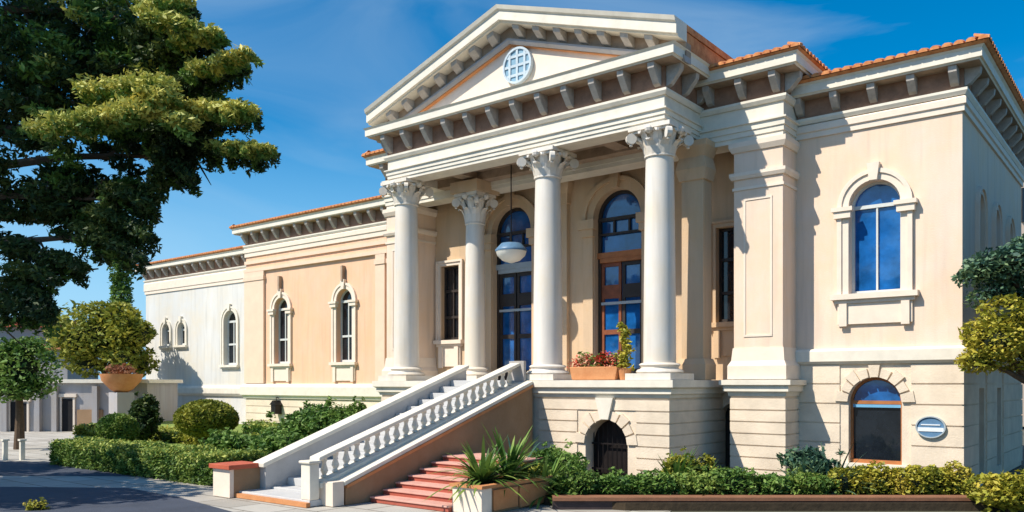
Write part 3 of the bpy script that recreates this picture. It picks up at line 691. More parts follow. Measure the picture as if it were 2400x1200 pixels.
m = MB(); bz = lambda v: .47+.325*(v-11.3)
m.prism([(11.3, 0), (11.3, bz(11.3)-.12), (17.7, bz(17.7)-.12), (17.7, 0)], 'x', -13.90, -13.38); m.build('side_wall', BROWN, S)  # wall side turned from the sun, its shade put into the brown
m = MB(); m.prism([(11.3, bz(11.3)-.119), (11.3, bz(11.3)-.05), (17.66, bz(17.66)-.05), (17.66, bz(17.66)-.119)], 'x', -13.64, -13.32); m.build('brick_coping', TERRA, S)
m = MB(); m.prism([(11.25, bz(11.25)-.049), (11.25, bz(11.25)+.04), (17.66, bz(17.66)+.04), (17.66, bz(17.66)-.049)], 'x', -13.655, -13.34); m.build('coping', WHITE, S, bevel=.01)
m = MB(); m.box(-13.80, -13.36, 10.95, 11.245, 0, .50); m.build('end_pier', TRIM, S, bevel=.01)
# low pier left of the stairs
m = empty('garden_pier', (-16.5, 10.9, 0), 'low cream pier with flat red cap at the left foot of the stairs', 'pier')
b_ = MB(); b_.box(-16.85, -16.20, 10.42, 10.52, 0, .62); b_.build('pier_face', TRIM, m)
b_ = MB(); b_.box(-16.85, -16.20, 10.521, 11.19, 0, .62); b_.build('pier_body', BROWN, m)  # shaded sides painted brown behind the cream front
b_ = MB(); b_.box(-16.92, -16.12, 10.35, 11.195, .621, .72); b_.build('pier_cap', REDCAP, m, bevel=.01)
# red steps to the garden
G = empty('garden_steps', (-12.2, 13, 0), 'short flight of pink and red brick steps right of the staircase wall', 'steps')
m = MB(); m2 = MB()
for i in range(7):
    y0 = 11.9+i*.37
    m2.box(-13.31, -11.05, y0+.03, 15.2, i*.12, (i+1)*.12-.035); m.box(-13.312, -11.048, y0, 15.2, (i+1)*.12-.035, (i+1)*.12)
m.build('treads', STEPR, G, bevel=.006); m2.build('risers', RISER, G)
m = empty('stone_planter', (-10.66, 13.1, 0), 'low planter wall with cream face and terracotta panels at the front of the garden', 'planter')
b_ = MB(); b_.box(-11.04, -10.28, 12.0, 12.3, 0, .50); b_.build('planter_face', TRIM, m, bevel=.01)
b_ = MB(); b_.box(-11.04, -10.30, 12.301, 14.3, 0, .50); b_.build('planter_body', BROWN, m)
b_ = MB(); b_.box(-10.299, -10.24, 13.15, 14.25, .03, .47); b_.box(-10.299, -10.26, 12.35, 13.1, .05, .45); b_.build('side_panels', TERRA, m, bevel=.01)
b_ = MB(); b_.sweep([(-11.04, 14.3), (-11.04, 12.0), (-10.28, 12.0), (-10.28, 14.3), (-11.03, 14.3)], [(-.12, .501), (.04, .501), (.04, .56), (-.12, .56)]); b_.build('coping', TERRA, m)
b_ = MB(); b_.box(-10.93, -10.39, 12.12, 14.18, .40, .515); b_.build('soil', SOIL, m)

# retaining wall of the planting bed
p0 = at(1296, 900, 16.6); p1 = at(2330, 900, 16.6); p2 = at(2500, 900, 19.0)
rw = empty('retaining_wall', (p0.x, p0.y, 0), 'long low dark retaining wall with thin brown coping in front of the hedges', 'wall')
pth = [(p0.x, p0.y), (p1.x, p1.y), (p2.x, p2.y)]
MB().sweep(pth, [(-.3, -.3), (0, -.3), (0, .17), (-.3, .17)]).build('wall_face', DARKSTONE, rw)
MB().sweep(pth, [(-.34, .171), (.05, .171), (.05, .24), (-.34, .24)]).build('coping', mat('brown_coping', (.24, .11, .06), .8, .2, 3, .2, 20), rw)

# ------------------------------------------------------------------ foliage
def leaves_np(cen, size, up=.5, asp=.5, jitter=.35, droop=None):
    n = len(cen); nrm = rng.normal(size=(n, 3)); nrm[:, 2] = np.abs(nrm[:, 2])+up; nrm /= np.linalg.norm(nrm, axis=1)[:, None]
    t = rng.normal(size=(n, 3)); t -= (t*nrm).sum(1)[:, None]*nrm; t /= np.linalg.norm(t, axis=1)[:, None]; b = np.cross(nrm, t)
    s = size*(1+jitter*rng.normal(size=n)).clip(.4, 2)[:, None]
    v = np.empty((n, 4, 3)); v[:, 0] = cen-t*s; v[:, 1] = cen-b*s*asp; v[:, 2] = cen+t*s; v[:, 3] = cen+b*s*asp
    return v.reshape(-1, 3)
def mesh_quads(name, v, mats, parent, mi=None, extra=None):
    """v: (4n,3) leaf quads, extra: MB whose faces are added"""
    n = len(v)//4; fs = [(4*i, 4*i+1, 4*i+2, 4*i+3) for i in range(n)]; vs = v; mi = list(mi) if mi is not None else [0]*n
    if extra is not None:
        k = len(v); vs = np.vstack([v, np.array(extra.v)]); fs += [tuple(i+k for i in f) for f in extra.f]; mi += extra.mi
    org = Vector(((vs[:, 0].min()+vs[:, 0].max())/2, (vs[:, 1].min()+vs[:, 1].max())/2, vs[:, 2].min()))
    me = bpy.data.meshes.new(name); me.from_pydata((vs-np.array(org)).tolist(), [], fs)
    o = link_mesh(name, me, mats, parent, org); me.polygons.foreach_set('material_index', mi); return o
def ell(c, r, n, shell=.6, lumps=6, amp=.22):
    "points in a lumpy ellipsoid, mostly near its surface"
    d = rng.normal(size=(n, 3)); d /= np.linalg.norm(d, axis=1)[:, None]
    f = np.ones(n)
    L_ = rng.normal(size=(lumps, 3)); L_ /= np.linalg.norm(L_, axis=1)[:, None]
    for q_ in L_: f += amp*np.maximum(0, (d@q_-.55))*2.2*rng.choice([-1, 1], p=[.35, .65])
    rad = shell+(1-shell)*rng.random(n)**.6
    return np.array(c)+d*(f*rad)[:, None]*np.array(r)
def core(mb, c, r, n=10):
    prof = [(r[0]*math.cos(t)+.001, c[2]+r[2]*math.sin(t)) for t in [(-math.pi/2+math.pi*i/n) for i in range(n+1)]]
    k = len(mb.v); mb.lathe(c[0], c[1], prof, 14)
    for i in range(k, len(mb.v)):
        x, y, z = mb.v[i]; mb.v[i] = (x, c[1]+(y-c[1])*r[1]/r[0], z)
LT = leafmat('leaf_hedge_tip', [(.10, .18, .03), (.26, .34, .06), (.42, .46, .10), (.50, .50, .12)])  # brighter green that paints sunlight onto the hedge tops
LG = leafmat('leaf_olive', [(.05, .085, .015), (.13, .17, .02), (.30, .31, .045), (.42, .38, .05)])
LD = leafmat('leaf_dark', [(.010, .028, .014), (.025, .055, .020), (.06, .10, .025), (.13, .16, .04)])
LH = leafmat('leaf_hedge', [(.02, .06, .015), (.07, .15, .025), (.17, .26, .05), (.30, .36, .08)])
LM = leafmat('leaf_mid', [(.02, .06, .015), (.06, .14, .025), (.15, .26, .05), (.28, .38, .10)])
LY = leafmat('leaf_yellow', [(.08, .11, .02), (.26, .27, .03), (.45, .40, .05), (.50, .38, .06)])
LB = leafmat('leaf_blue', [(.015, .05, .045), (.04, .10, .075), (.12, .22, .12), (.24, .32, .14)])
LR = leafmat('petal_red', [(.35, .01, .01), (.60, .04, .02), (.70, .30, .18), (.75, .55, .40)], .1)
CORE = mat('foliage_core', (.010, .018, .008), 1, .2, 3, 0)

def bush(name, c, r, label, cat, n=2500, size=.07, m=LM, group=None, clumps=7, base=0, corer=.7, trunk=None):
    root = empty(name, (c[0], c[1], base), label, cat, group)
    pts = [ell(c, [x*.82 for x in r], n//2, .78)]
    for i in range(clumps):
        d = rng.normal(size=3); d[2] = abs(d[2])*.8-.1; d /= np.linalg.norm(d)
        pts.append(ell(np.array(c)+d*np.array(r)*.62, [x*.42 for x in r], n//2//clumps, .5))
    if name == 'topiary_shrub': pts = [ell(c, [x*.95 for x in r], int(n*1.5), .9, 3, .08)]
    st = np.array([ell(c, [x*random.uniform(.9, 1.22) for x in r], 1, .85)[0] for i in range(26)])
    if name != 'topiary_shrub': pts += [ell(q_, [r[0]*.10+.03]*3, max(8, n//160), .1) for q_ in st]
    p = np.vstack(pts); p = p[p[:, 2] > base+.01]
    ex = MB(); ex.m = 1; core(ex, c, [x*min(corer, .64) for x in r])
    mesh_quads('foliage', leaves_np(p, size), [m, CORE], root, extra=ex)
    t = MB(); t.tube([(c[0], c[1], base-.05), (c[0]+.02, c[1], c[2])], [trunk or r[0]*.08+.02, (trunk or r[0]*.08+.02)*.7], 8); t.build('stem', BARK, root)
    return root
def tree(name, px, d, trunk_base, trunk_r, blobs, label, m, n=9000, size=.1, group=None, cat='tree', mats=None, corer=.55):
    p = at(px, 900, d); root = empty(name, (p.x, p.y, trunk_base), label, cat, group)
    pts = []; t = MB(); cen = [at(*b[:3]) for b in blobs]; ex = MB(); ex.m = 1
    tot = sum(b[3]*b[4] for b in blobs); hub = Vector((p.x, p.y, min(c.z for c in cen)-.2))
    for b, c in zip(blobs, cen):
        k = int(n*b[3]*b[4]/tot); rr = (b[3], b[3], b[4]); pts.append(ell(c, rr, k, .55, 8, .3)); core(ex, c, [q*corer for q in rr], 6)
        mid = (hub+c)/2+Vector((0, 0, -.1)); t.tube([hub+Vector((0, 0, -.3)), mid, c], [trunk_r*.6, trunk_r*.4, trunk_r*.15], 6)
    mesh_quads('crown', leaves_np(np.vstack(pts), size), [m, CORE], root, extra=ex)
    t.tube([(p.x, p.y, trunk_base), (p.x+.05, p.y, (trunk_base+hub.z)/2), tuple(hub)], [trunk_r*1.3, trunk_r, trunk_r*.75], 10); t.build('trunk', BARK, root)
    return root

# big conifer at the left, close to the camera; its upper crown is above the frame
def big_tree():
    root = empty('conifer_tree', (-12.1, 3.2, 0), 'big dark green conifer reaching in from the upper left with yellow tipped boughs', 'tree')
    pts = []; sz = []; mi = []
    def spray(px, py, d, rx, ry, k, tip, ang=0, size=.035):
        c = at(px, py, d); q = rng.normal(size=(k, 3)); q /= np.linalg.norm(q, axis=1)[:, None]; q *= (rng.random(k)**.45)[:, None]
        sx = rx*d/F; sz_ = ry*d/F; depth = .45*min(sx, 1.2)+.15
        a = R(ang); lx = q[:, 0]*sx; lz_ = q[:, 2]*sz_; dx = lx*math.cos(a)-lz_*math.sin(a); dz = lx*math.sin(a)+lz_*math.cos(a)
        rt = np.array([CS, SN, 0]); fw = np.array([-SN, CS, 0]); 
        P = np.array(c)+dx[:, None]*rt+(q[:, 1]*depth)[:, None]*fw; P[:, 2] += dz
        pts.append(P); sz.append(np.full(k, size)); mi.append(np.full(k, tip))
    # inner masses, their shade painted in as dark leaves (pixel centre, pixel radii)
    for (x, y, rx, ry, k) in ((60, 60, 260, 190, 5200), (250, 70, 170, 130, 4200), (60, 260, 190, 150, 4200), (220, 200, 150, 110, 2600), (60, 430, 150, 130, 3200), (210, 400, 140, 100, 3000),
                              (20, 580, 110, 110, 2200), (140, 505, 110, 60, 1800), (330, 300, 120, 70, 2200), (260, 560, 70, 42, 900), (300, 470, 60, 40, 700), (40, 690, 70, 50, 900),
                              (400, 330, 110, 45, 1500), (480, 200, 55, 45, 700), (400, 200, 80, 80, 1500), (380, 110, 80, 70, 1500), (280, 520, 90, 50, 900)):
        if y < 390:
            spray(x, y, 9.8+random.random()*.5, rx*.8, ry*.8, int(k*.55), 0, -12, .05)
            for j in range(14):
                a_ = random.uniform(0, 6.28); q_ = random.random()**.5
                spray(x+rx*q_*math.cos(a_), y+ry*q_*math.sin(a_), 9.0+random.random(), rx*.26, ry*.17, int(k*.055), 2 if random.random() < .25 else 0, -14, .042)
            for j in range(10): spray(x+random.uniform(-.8, .8)*rx, y+random.uniform(-.8, .8)*ry, 8.9, rx*.22, ry*.12, int(k*.03), 2 if j % 2 else 1 if y < 120 and x > 150 else 0, -14, .04)
        else:
            for j in range(15):
                a_ = random.uniform(0, 6.28); q_ = random.random()**.6*.92
                spray(x+rx*q_*math.cos(a_), y+ry*q_*math.sin(a_)*.95, 9.2+random.random()*.8, rx*.30, ry*.22, int(k*.085), 2 if random.random() < .2 else 0, -14, .042)
    # finger-like boughs with drooping ends
    for (x0, y0, x1, y1, k) in ((330, 520, 400, 330, 9), (300, 90, 450, 20, 9), (330, 130, 510, 85, 12), (380, 210, 570, 150, 13), (350, 300, 590, 262, 14), (370, 330, 630, 355, 16), (380, 360, 450, 410, 8), (220, 480, 350, 550, 9), (110, 590, 190, 620, 7), (60, 660, 115, 720, 7), (250, 430, 340, 470, 8), (180, 520, 330, 600, 9), (0, 690, 110, 740, 8), (20, 620, 120, 650, 7)):
        for i in range(k):
            f = (i+1)/k; x = x0+(x1-x0)*f; y = y0+(y1-y0)*f-10*math.sin(f*3.1); r_ = 34*(1-f*.55)
            spray(x, y+r_*.5, 8.9-.4*f, r_*1.1, r_*.8, 170, 0, -10)
            for j in range(2): spray(x+random.uniform(-15, 15), y+r_*random.uniform(1, 2.2), 8.9, 7, 26, 60, 2 if random.random() < .4 else 0)
    # bough tips, sunlight painted in as yellow-green leaves
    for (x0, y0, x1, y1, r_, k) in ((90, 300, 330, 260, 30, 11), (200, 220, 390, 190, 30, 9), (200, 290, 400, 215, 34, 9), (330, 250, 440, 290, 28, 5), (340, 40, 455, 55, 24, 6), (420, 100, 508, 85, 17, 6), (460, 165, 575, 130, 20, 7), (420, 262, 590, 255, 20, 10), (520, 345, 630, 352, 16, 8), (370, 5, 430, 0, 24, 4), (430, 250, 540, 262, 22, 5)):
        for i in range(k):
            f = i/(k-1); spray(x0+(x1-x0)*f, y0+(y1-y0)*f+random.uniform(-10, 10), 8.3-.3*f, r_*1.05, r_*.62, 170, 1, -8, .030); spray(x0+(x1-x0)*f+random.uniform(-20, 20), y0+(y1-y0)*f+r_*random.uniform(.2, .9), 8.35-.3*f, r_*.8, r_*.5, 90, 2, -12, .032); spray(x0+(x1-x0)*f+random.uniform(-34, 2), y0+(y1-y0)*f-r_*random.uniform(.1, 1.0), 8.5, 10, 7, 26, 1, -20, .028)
    # upper and outer crown, above and left of the frame
    for i in range(26):
        c = np.array([-12.4+random.uniform(-3, 1.4), 1.2+random.uniform(-3, 1.9), random.uniform(8.2, 11.0)])
        q = rng.normal(size=(900, 3)); q /= np.linalg.norm(q, axis=1)[:, None]; q *= (rng.random(900)**.5)[:, None]
        pts.append(c+q*np.array([1.3, 1.3, .6])); sz.append(np.full(900, .08)); mi.append(np.zeros(900))
    P = np.vstack(pts); S_ = np.concatenate(sz); v = leaves_np(P, 1.0, .2, .38, .0).reshape(-1, 4, 3)
    v = P[:, None, :]+(v-P[:, None, :])*(S_*(1+.3*rng.normal(size=len(S_)))).clip(.015)[:, None, None]
    mesh_quads('crown', v.reshape(-1, 3), [LD, leafmat('leaf_growth', [(.16, .22, .04), (.36, .40, .08), (.55, .54, .14), (.66, .56, .12)]), LM], root, mi=np.concatenate(mi).astype(int).tolist())  # pale second slot paints the sunlight on the boughs
    t = MB(); t.tube([(-12.1, 3.2, -.1), (-12.1, 3.3, 3), (-12.0, 3.3, 7), (-11.9, 2.6, 10.6)], [.42, .34, .26, .08], 12)
    for (px, py, z0) in ((520, 165, 6.2), (580, 275, 5.4), (600, 362, 5.0), (440, 60, 7.0), (330, 545, 3.9), (230, 630, 3.4), (300, 470, 4.6), (100, 700, 3.0), (330, 250, 5.8)):
        e = at(px, py, 8.9); e = at(px, py, 10.1); s0 = Vector((-12.1, 3.3, z0)); e = at(px, py, 9.0); t.tube([s0, s0.lerp(e, .5)+Vector((0, 0, .12)), e], [.07, .04, .008], 6)
        for f in (.45, .6, .72, .84):
            q_ = s0.lerp(e, f)+Vector((0, 0, .12*(1-abs(2*f-1)))); e2 = q_+Vector((random.uniform(.1, .6), random.uniform(-.5, .5), random.uniform(-.5, .25))); t.tube([q_, e2], [.018, .004], 5)
    t.build('trunk', BARK, root)
big_tree()

# street tree outside the frame at the left; it shades the road
def shade_tree(x, y, label):
    root = empty('street_tree', (x, y, 0), label, 'tree')
    pts = [ell((x+random.uniform(-2.4, 2.4), y+random.uniform(-1.6, 1.6), random.uniform(4.6, 7.6)), (1.7, 1.5, 1.1), 700, .3) for i in range(14)]
    mesh_quads('crown', leaves_np(np.vstack(pts), .16), [LD], root)
    t = MB(); t.tube([(x, y, -.1), (x+.1, y, 3), (x, y, 6.5)], [.3, .22, .1], 10); t.build('trunk', BARK, root)
shade_tree(-23.4, 3.6, 'leafy street tree standing left of the frame beside the shaded road')
shade_tree(-31.0, 3.2, 'leafy street tree farther along the shaded road at the left')

for i, (x, y) in enumerate(((3.4, 21.0), (3.2, 26.5), (3.6, 32))):  # unseen trees added to keep sky light off the wing's side wall
    shade_tree(x, y, ['evergreen street tree out to the right, nearest the viewer', 'evergreen street tree out to the right, level with the side windows', 'evergreen street tree out to the right, farthest back'][i])
tree('round_garden_tree', 245, 50, .3, .22, [(245, 790, 50, 2.4, 1.5), (180, 800, 49, 1.3, 1.0), (320, 780, 49, 1.3, 1.2), (260, 740, 50, 1.6, .9), (200, 850, 49, 1.0, .7), (330, 850, 50, .9, .8), (150, 785, 50, .9, .6), (290, 830, 49, 1.3, .7)],
     'yellow green spreading garden tree in front of the white wing', LG, 9000, .15)
tree('round_street_tree', 45, 32, .0, .16, [(50, 862, 32, 1.05, 1.1), (10, 850, 32, .9, .9), (60, 820, 32, .7, .5), (20, 910, 31.6, .8, .5), (75, 905, 32, .6, .5)], 'round dark leafy tree at the left edge before the grey house', LM, 6500, .09)
p = at(283, 900, 62)
cy = empty('cypress_tree', (p.x, p.y, 0), 'narrow dark cypress standing behind the garden tree', 'tree')
pts = np.vstack([ell((p.x, p.y, 3+i*1.0), (.95-.03*i, .95-.03*i, .9), 700, .4) for i in range(10)])
mesh_quads('crown', leaves_np(pts, .14), [LM], cy); t = MB(); t.tube([(p.x, p.y, 0), (p.x, p.y, 11)], [.25, .05], 8); t.build('trunk', BARK, cy)

# clipped hedges
def hedge(name, x0, x1, y0, y1, z0, z1, label, m, n, size=.05, group=None, parent=None, rot=None):
    root = empty(name, ((x0+x1)/2, (y0+y1)/2, z0), label, 'hedge', group)
    def on(nn, fx):
        u_, v_ = rng.random(nn), rng.random(nn)
        if fx == 't': return np.c_[x0+(x1-x0)*u_, y0+(y1-y0)*v_, np.full(nn, z1)]
        if fx == 'f': return np.c_[x0+(x1-x0)*u_, np.full(nn, y0), z0+(z1-z0)*v_]
        if fx == 'r': return np.c_[np.full(nn, x1), y0+(y1-y0)*u_, z0+(z1-z0)*v_]
        return np.c_[np.full(nn, x0), y0+(y1-y0)*u_, z0+(z1-z0)*v_]
    A = [(x1-x0)*(y1-y0), (x1-x0)*(z1-z0), (y1-y0)*(z1-z0)]; T = A[0]+A[1]+2*A[2]
    P = np.vstack([on(int(n*A[0]/T), 't'), on(int(n*A[1]/T), 'f'), on(int(n*A[2]/T), 'r'), on(int(n*A[2]/T), 'l')])
    tops = P[:, 2] > z1-.02; mi_ = (tops & (rng.random(len(P)) < .55)).astype(int)*2; P += rng.normal(size=P.shape)*.045; P[:, 2] += .05*np.sin(P[:, 0]*2.3)+.03*np.sin(P[:, 0]*5.1+1)  # about half the top leaves take the painted sunlit green
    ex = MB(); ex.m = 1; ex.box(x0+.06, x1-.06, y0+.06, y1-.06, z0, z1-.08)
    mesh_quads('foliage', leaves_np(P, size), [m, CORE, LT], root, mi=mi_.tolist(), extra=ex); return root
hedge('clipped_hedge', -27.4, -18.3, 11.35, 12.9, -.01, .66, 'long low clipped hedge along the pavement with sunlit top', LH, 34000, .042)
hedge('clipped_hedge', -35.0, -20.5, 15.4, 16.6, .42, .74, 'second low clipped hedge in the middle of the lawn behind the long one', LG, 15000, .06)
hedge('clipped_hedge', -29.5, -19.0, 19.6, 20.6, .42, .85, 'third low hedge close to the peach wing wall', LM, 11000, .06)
gr = poly('grass', [(-28.5, 12.9), (-18.5, 12.9), (-18.5, 17.8), (-20, 24.6), (-49, 24.6), (-39.5, 19.9), (-34.8, 15.5)], .43, GRASSM, kind='stuff')

# garden shrubs
def pos(px, d): q_ = at(px, 900, d); return q_.x, q_.y
x, y = pos(483, 27.5); bush('topiary_shrub', (x, y, 1.33), (1.08, 1.08, .62), 'wide clipped topiary mound on a short trunk before the white wing', 'shrub', 7000, .06, LG, base=.42, corer=.86, clumps=9)
x, y = pos(277, 27.0); bush('topiary_shrub', (x, y, 1.05), (.68, .68, .52), 'small pale green clipped mound left of the dark shrub', 'shrub', 4500, .055, LH, base=.42, corer=.85)
x, y = pos(340, 29.0); bush('dark_shrub', (x, y, 1.25), (.52, .52, .85), 'dark upright shrub between the clipped mounds', 'shrub', 3500, .07, LD, base=.42, corer=.8)
x, y = pos(755, 25.5); bush('mounded_shrub', (x, y, 1.05), (1.35, 1.1, .88), 'large rounded green shrub against the left stair parapet', 'shrub', 9000, .06, LM, base=.42, corer=.85, clumps=9)
x, y = pos(660, 23.5); bush('mounded_shrub', (x, y, .75), (.95, .8, .42), 'low dark green shrub beneath the large mound by the parapet', 'shrub', 4500, .06, LM, base=.3)
x, y = pos(840, 27.2); bush('young_shrub', (x, y, 1.45), (.32, .32, .5), 'small upright shrub beside the parapet', 'shrub', 900, .06, LM, base=.42)
x, y = pos(545, 24.8); bush('mounded_shrub', (x, y, .75), (.9, .7, .36), 'low spreading shrub to the left of the spiky plant', 'shrub', 3500, .06, LM, base=.42)

def spiky(name, c, n, ln, label, m, wd=.04, cat='plant', group=None, droop=.5, up=.9):
    root = empty(name, c, label, cat, group); mb = MB()
    for i in range(n):
        a = random.uniform(0, 2*math.pi); el = random.uniform(.25, 1.35)*up; l = ln*random.uniform(.65, 1.1); p0_ = Vector(c); pts = []
        dirv = Vector((math.cos(a)*math.cos(el), math.sin(a)*math.cos(el), math.sin(el))); side = Vector((-math.sin(a), math.cos(a), 0)); vs = []
        for k in range(6):
            f = k/5; pp = p0_+dirv*l*f+Vector((0, 0, -droop*l*f*f*math.cos(el))); ww_ = wd*(1-f)**.7*(.6+f*1.2 if f < .4 else 1.05)
            vs += [tuple(pp-side*ww_), tuple(pp+side*ww_+Vector((0, 0, .0)))]
        mb.add(vs, [(2*k, 2*k+1, 2*k+3, 2*k+2) for k in range(5)])
    o = mb.build('blades', m, root, recalc=False); t = MB(); t.tube([(c[0], c[1], c[2]-.05), (c[0], c[1], c[2]+.12)], [.06, .04], 8); t.build('stem', BARK, root); return root
x, y = pos(622, 24.0); spiky('spiky_plant', (x, y, .55), 46, 1.0, 'spiky leaved plant on the lawn left of the large rounded shrub', LM)
spiky('agave_plant', (-10.85, 12.7, .5), 90, 1.35, 'big spiky agave in the planter with long pale blades', LH, .065)
spiky('agave_plant', (-10.85, 13.5, .5), 80, 1.6, 'second spiky agave farther back in the planter', LM, .05)
x, y = pos(1210, 18.4); spiky('agave_plant', (x, y, .3), 44, 1.6, 'pale bladed agave beside the podium corner', LB, .05)

# taller loose plants against the podium
for (px, d, n_, ln_, lb, mm) in ((1275, 17.6, 70, 1.25, 'tall loose leafy plant between the agaves and the arched basement door', LM), (1340, 18.2, 60, 1.1, 'loose green plant touching the left side of the arched basement door', LH),
                                 (1585, 18.3, 60, 1.25, 'tall grassy plant at the right corner of the podium', LM), (1640, 18.5, 44, 1.0, 'short grassy plant in the shaded recess', LH),
                                 (1880, 18.2, 60, 1.15, 'dark strap leaved plant at the corner of the pedestal', LB), (1950, 17.9, 36, 1.35, 'arching strap leaved plant left of the yellow hedge', LB)):
    x, y = pos(px, d); spiky('leafy_plant', (x, y, .14), n_, ln_, lb, mm, .06, droop=.45)
# planting bed in front of the right half
k = 0
def bedbush(px, d, w_px, top_py, bot_py, label, m, n, size=.045, name='bed_shrub'):
    x, y = pos(px, d); zt = at(px, top_py, d).z; r = w_px*d/F/2; c = (x, y, (zt+.12)/2)
    bush(name, (x, y, .12+(zt-.12)*.5), (r, r*.75, (zt-.12)*.52), label, 'shrub', n, size, m, base=.12, clumps=8)
bedbush(1300, 18.6, 150, 1052, 1165, 'bright green shrub right of the planter against the podium', LM, 4200)
bedbush(1245, 18.0, 110, 1085, 1165, 'yellow flecked shrub just behind the planter corner', LG, 2600)
bedbush(1355, 18.0, 80, 1085, 1165, 'small green shrub left of the arched basement door', LM, 1800)
bedbush(1600, 18.4, 90, 1062, 1165, 'upright light shrub before the shaded recess', LG, 1800, .05)
bedbush(1655, 18.8, 50, 1065, 1165, 'thin yellow flowered shrub beside the recess doorway', LY, 800, .04)
bedbush(1905, 18.5, 130, 1052, 1165, 'dark blue green shrub at the corner between pedestal and wing', LB, 3200, .06)
for i, px in enumerate((1345, 1440, 1530, 1625, 1715, 1805, 1890)):
    bedbush(px, 17.5, 135, 1096+(i*7 % 4)*6, 1168, ['low green ground shrub, first along the retaining wall from the planter', 'low green ground shrub in front of the arched basement door', 'low green ground shrub in front of the podium corner', 'low green ground shrub in front of the recess door', 'low green ground shrub in front of the left part of the pedestal', 'low green ground shrub in front of the right part of the pedestal', 'low green ground shrub next to the yellow hedge'][i], LM if i % 3 else LH, 3000, .045)
h0 = at(1950, 900, 17.7); h1 = at(2262, 900, 17.7)
root = empty('yellow_hedge', tuple(((h0+h1)/2).xy)+(.1,), 'rounded yellow green hedge below the right wing window', 'hedge')
pts = []; ex = MB(); ex.m = 1
for i in range(9):
    c = h0.lerp(h1, (i+.5)/9); cc = (c.x, c.y, .37); pts.append(ell(cc, (.30, .36, .36), 1500, .7)); core(ex, cc, (.24, .28, .27), 6)
mesh_quads('foliage', leaves_np(np.vstack(pts), .042), [LY, CORE], root, extra=ex)
x, y = pos(2365, 16.2); bush('corner_shrub', (x, y, .38), (.62, .55, .40), 'olive green shrub at the bottom right corner', 'shrub', 3500, .05, LY)
x, y = pos(88, 16.6); bush('road_shrub', (x, y, .02), (.22, .2, .18), 'tiny pale green shrub at the bottom left edge of the road', 'shrub', 500, .03, LY, base=-.05)
# trees at the right edge
tree('shade_tree_right' if False else 'broadleaf_tree', 2440, 17.4, 0, .16, [(2350, 620, 17.2, .72, .36), (2295, 640, 17.4, .46, .22), (2330, 690, 17.3, .45, .2), (2420, 600, 17.4, .8, .5), (2430, 700, 17.4, .8, .5)], 'blue green layered tree at the right edge beside the wing', LB, 7500, .055)
tree('broadleaf_tree', 2420, 17.0, 0, .12, [(2335, 800, 16.8, .6, .45), (2295, 845, 16.9, .46, .24), (2370, 740, 16.9, .5, .32), (2420, 810, 17, .7, .6), (2310, 790, 16.9, .35, .25)], 'yellow leaved tree under the blue green tree at the right edge', LY, 7500, .05)
# garden wall and gate piers at the lower right, in shade
# ------------------------------------------------------------------ small things
# flower trough between the columns, with its flowers
T = empty('flower_trough', (-11.5, 18.05, FL), 'terracotta trough full of red and pink flowers between the middle and right columns', 'planter')
m = MB(); m.prism([(-12.2, FL+.005), (-10.9, FL+.005), (-10.82, FL+.34), (-12.28, FL+.34)], 'y', 17.82, 18.22); m.build('trough', TERRA, T, bevel=.02)
pp = np.vstack([ell((-12.15+i*.17, 18.02, FL+.42+.06*(i % 3)), (.2, .2, .2), 260, .3) for i in range(8)])
mesh_quads('flowers', leaves_np(pp, .035), [LR], T)
pp = np.vstack([ell((-11.9+i*.3, 18.04, FL+.46), (.24, .18, .24), 260, .3) for i in range(4)])
mesh_quads('leaves', leaves_np(pp, .045), [LM], T)
P2 = empty('potted_plant', (-10.65, 18.0, FL), 'tall yellow green potted plant left of the right column', 'plant')
m = MB(); m.lathe(-10.72, 18.0, [(.12, FL+.004), (.17, FL+.25), (.19, FL+.30)], 16); m.build('pot', TERRA, P2)
pp = np.vstack([ell((-10.72+random.uniform(-.12, .12), 18.0, FL+.35+i*.14), (.2-.012*i, .2-.012*i, .12), 90, .2) for i in range(8)])
mesh_quads('foliage', leaves_np(pp, .05), [LY], P2)
# hanging lamp in the porch
lx, ly = wu(1198, 19.4), 19.4; lz0 = 6.35
HL = empty('hanging_lamp', (lx, ly, lz0), 'white bowl lamp hanging in the porch before the left door', 'lamp')
m = MB(); m.lathe(lx, ly, [(.05, lz0-.24), (.26, lz0-.17), (.42, lz0-.02), (.46, lz0+.1), (.44, lz0+.1), (.40, lz0)], 24); m.build('lamp_bowl', LAMPW, HL, smooth=True)
m = MB(); m.lathe(lx, ly, [(.47, lz0+.10), (.48, lz0+.13), (.47, lz0+.16), (.30, lz0+.34), (.05, lz0+.38)], 24); m.build('lamp_rim', PLQB, HL, smooth=True)
m = MB(); m.tube([(lx, ly, lz0+.37), (lx, ly, 9.04)], .018, 6); m.build('chain', IRON, HL)
# wall lantern on the left basement
wx = wu(657, LV); wz = at(657, 958, 41).z
WL = empty('wall_lantern', (wx, LV, wz), 'small dark lantern on the basement wall of the peach wing', 'lamp')
m = MB(); m.box(wx-.18, wx+.18, LV-.42, LV-.06, wz-.25, wz+.2); m.prism([(wx-.26, wz+.2), (wx+.26, wz+.2), (wx, wz+.42)], 'y', LV-.46, LV-.04); m.build('housing', IRON, WL)
m = MB(); m.tube([(wx, LV-.24, wz+.4), (wx, LV-.24, wz+.55), (wx, LV, wz+.55)], .03, 6); m.build('bracket', IRON, WL)
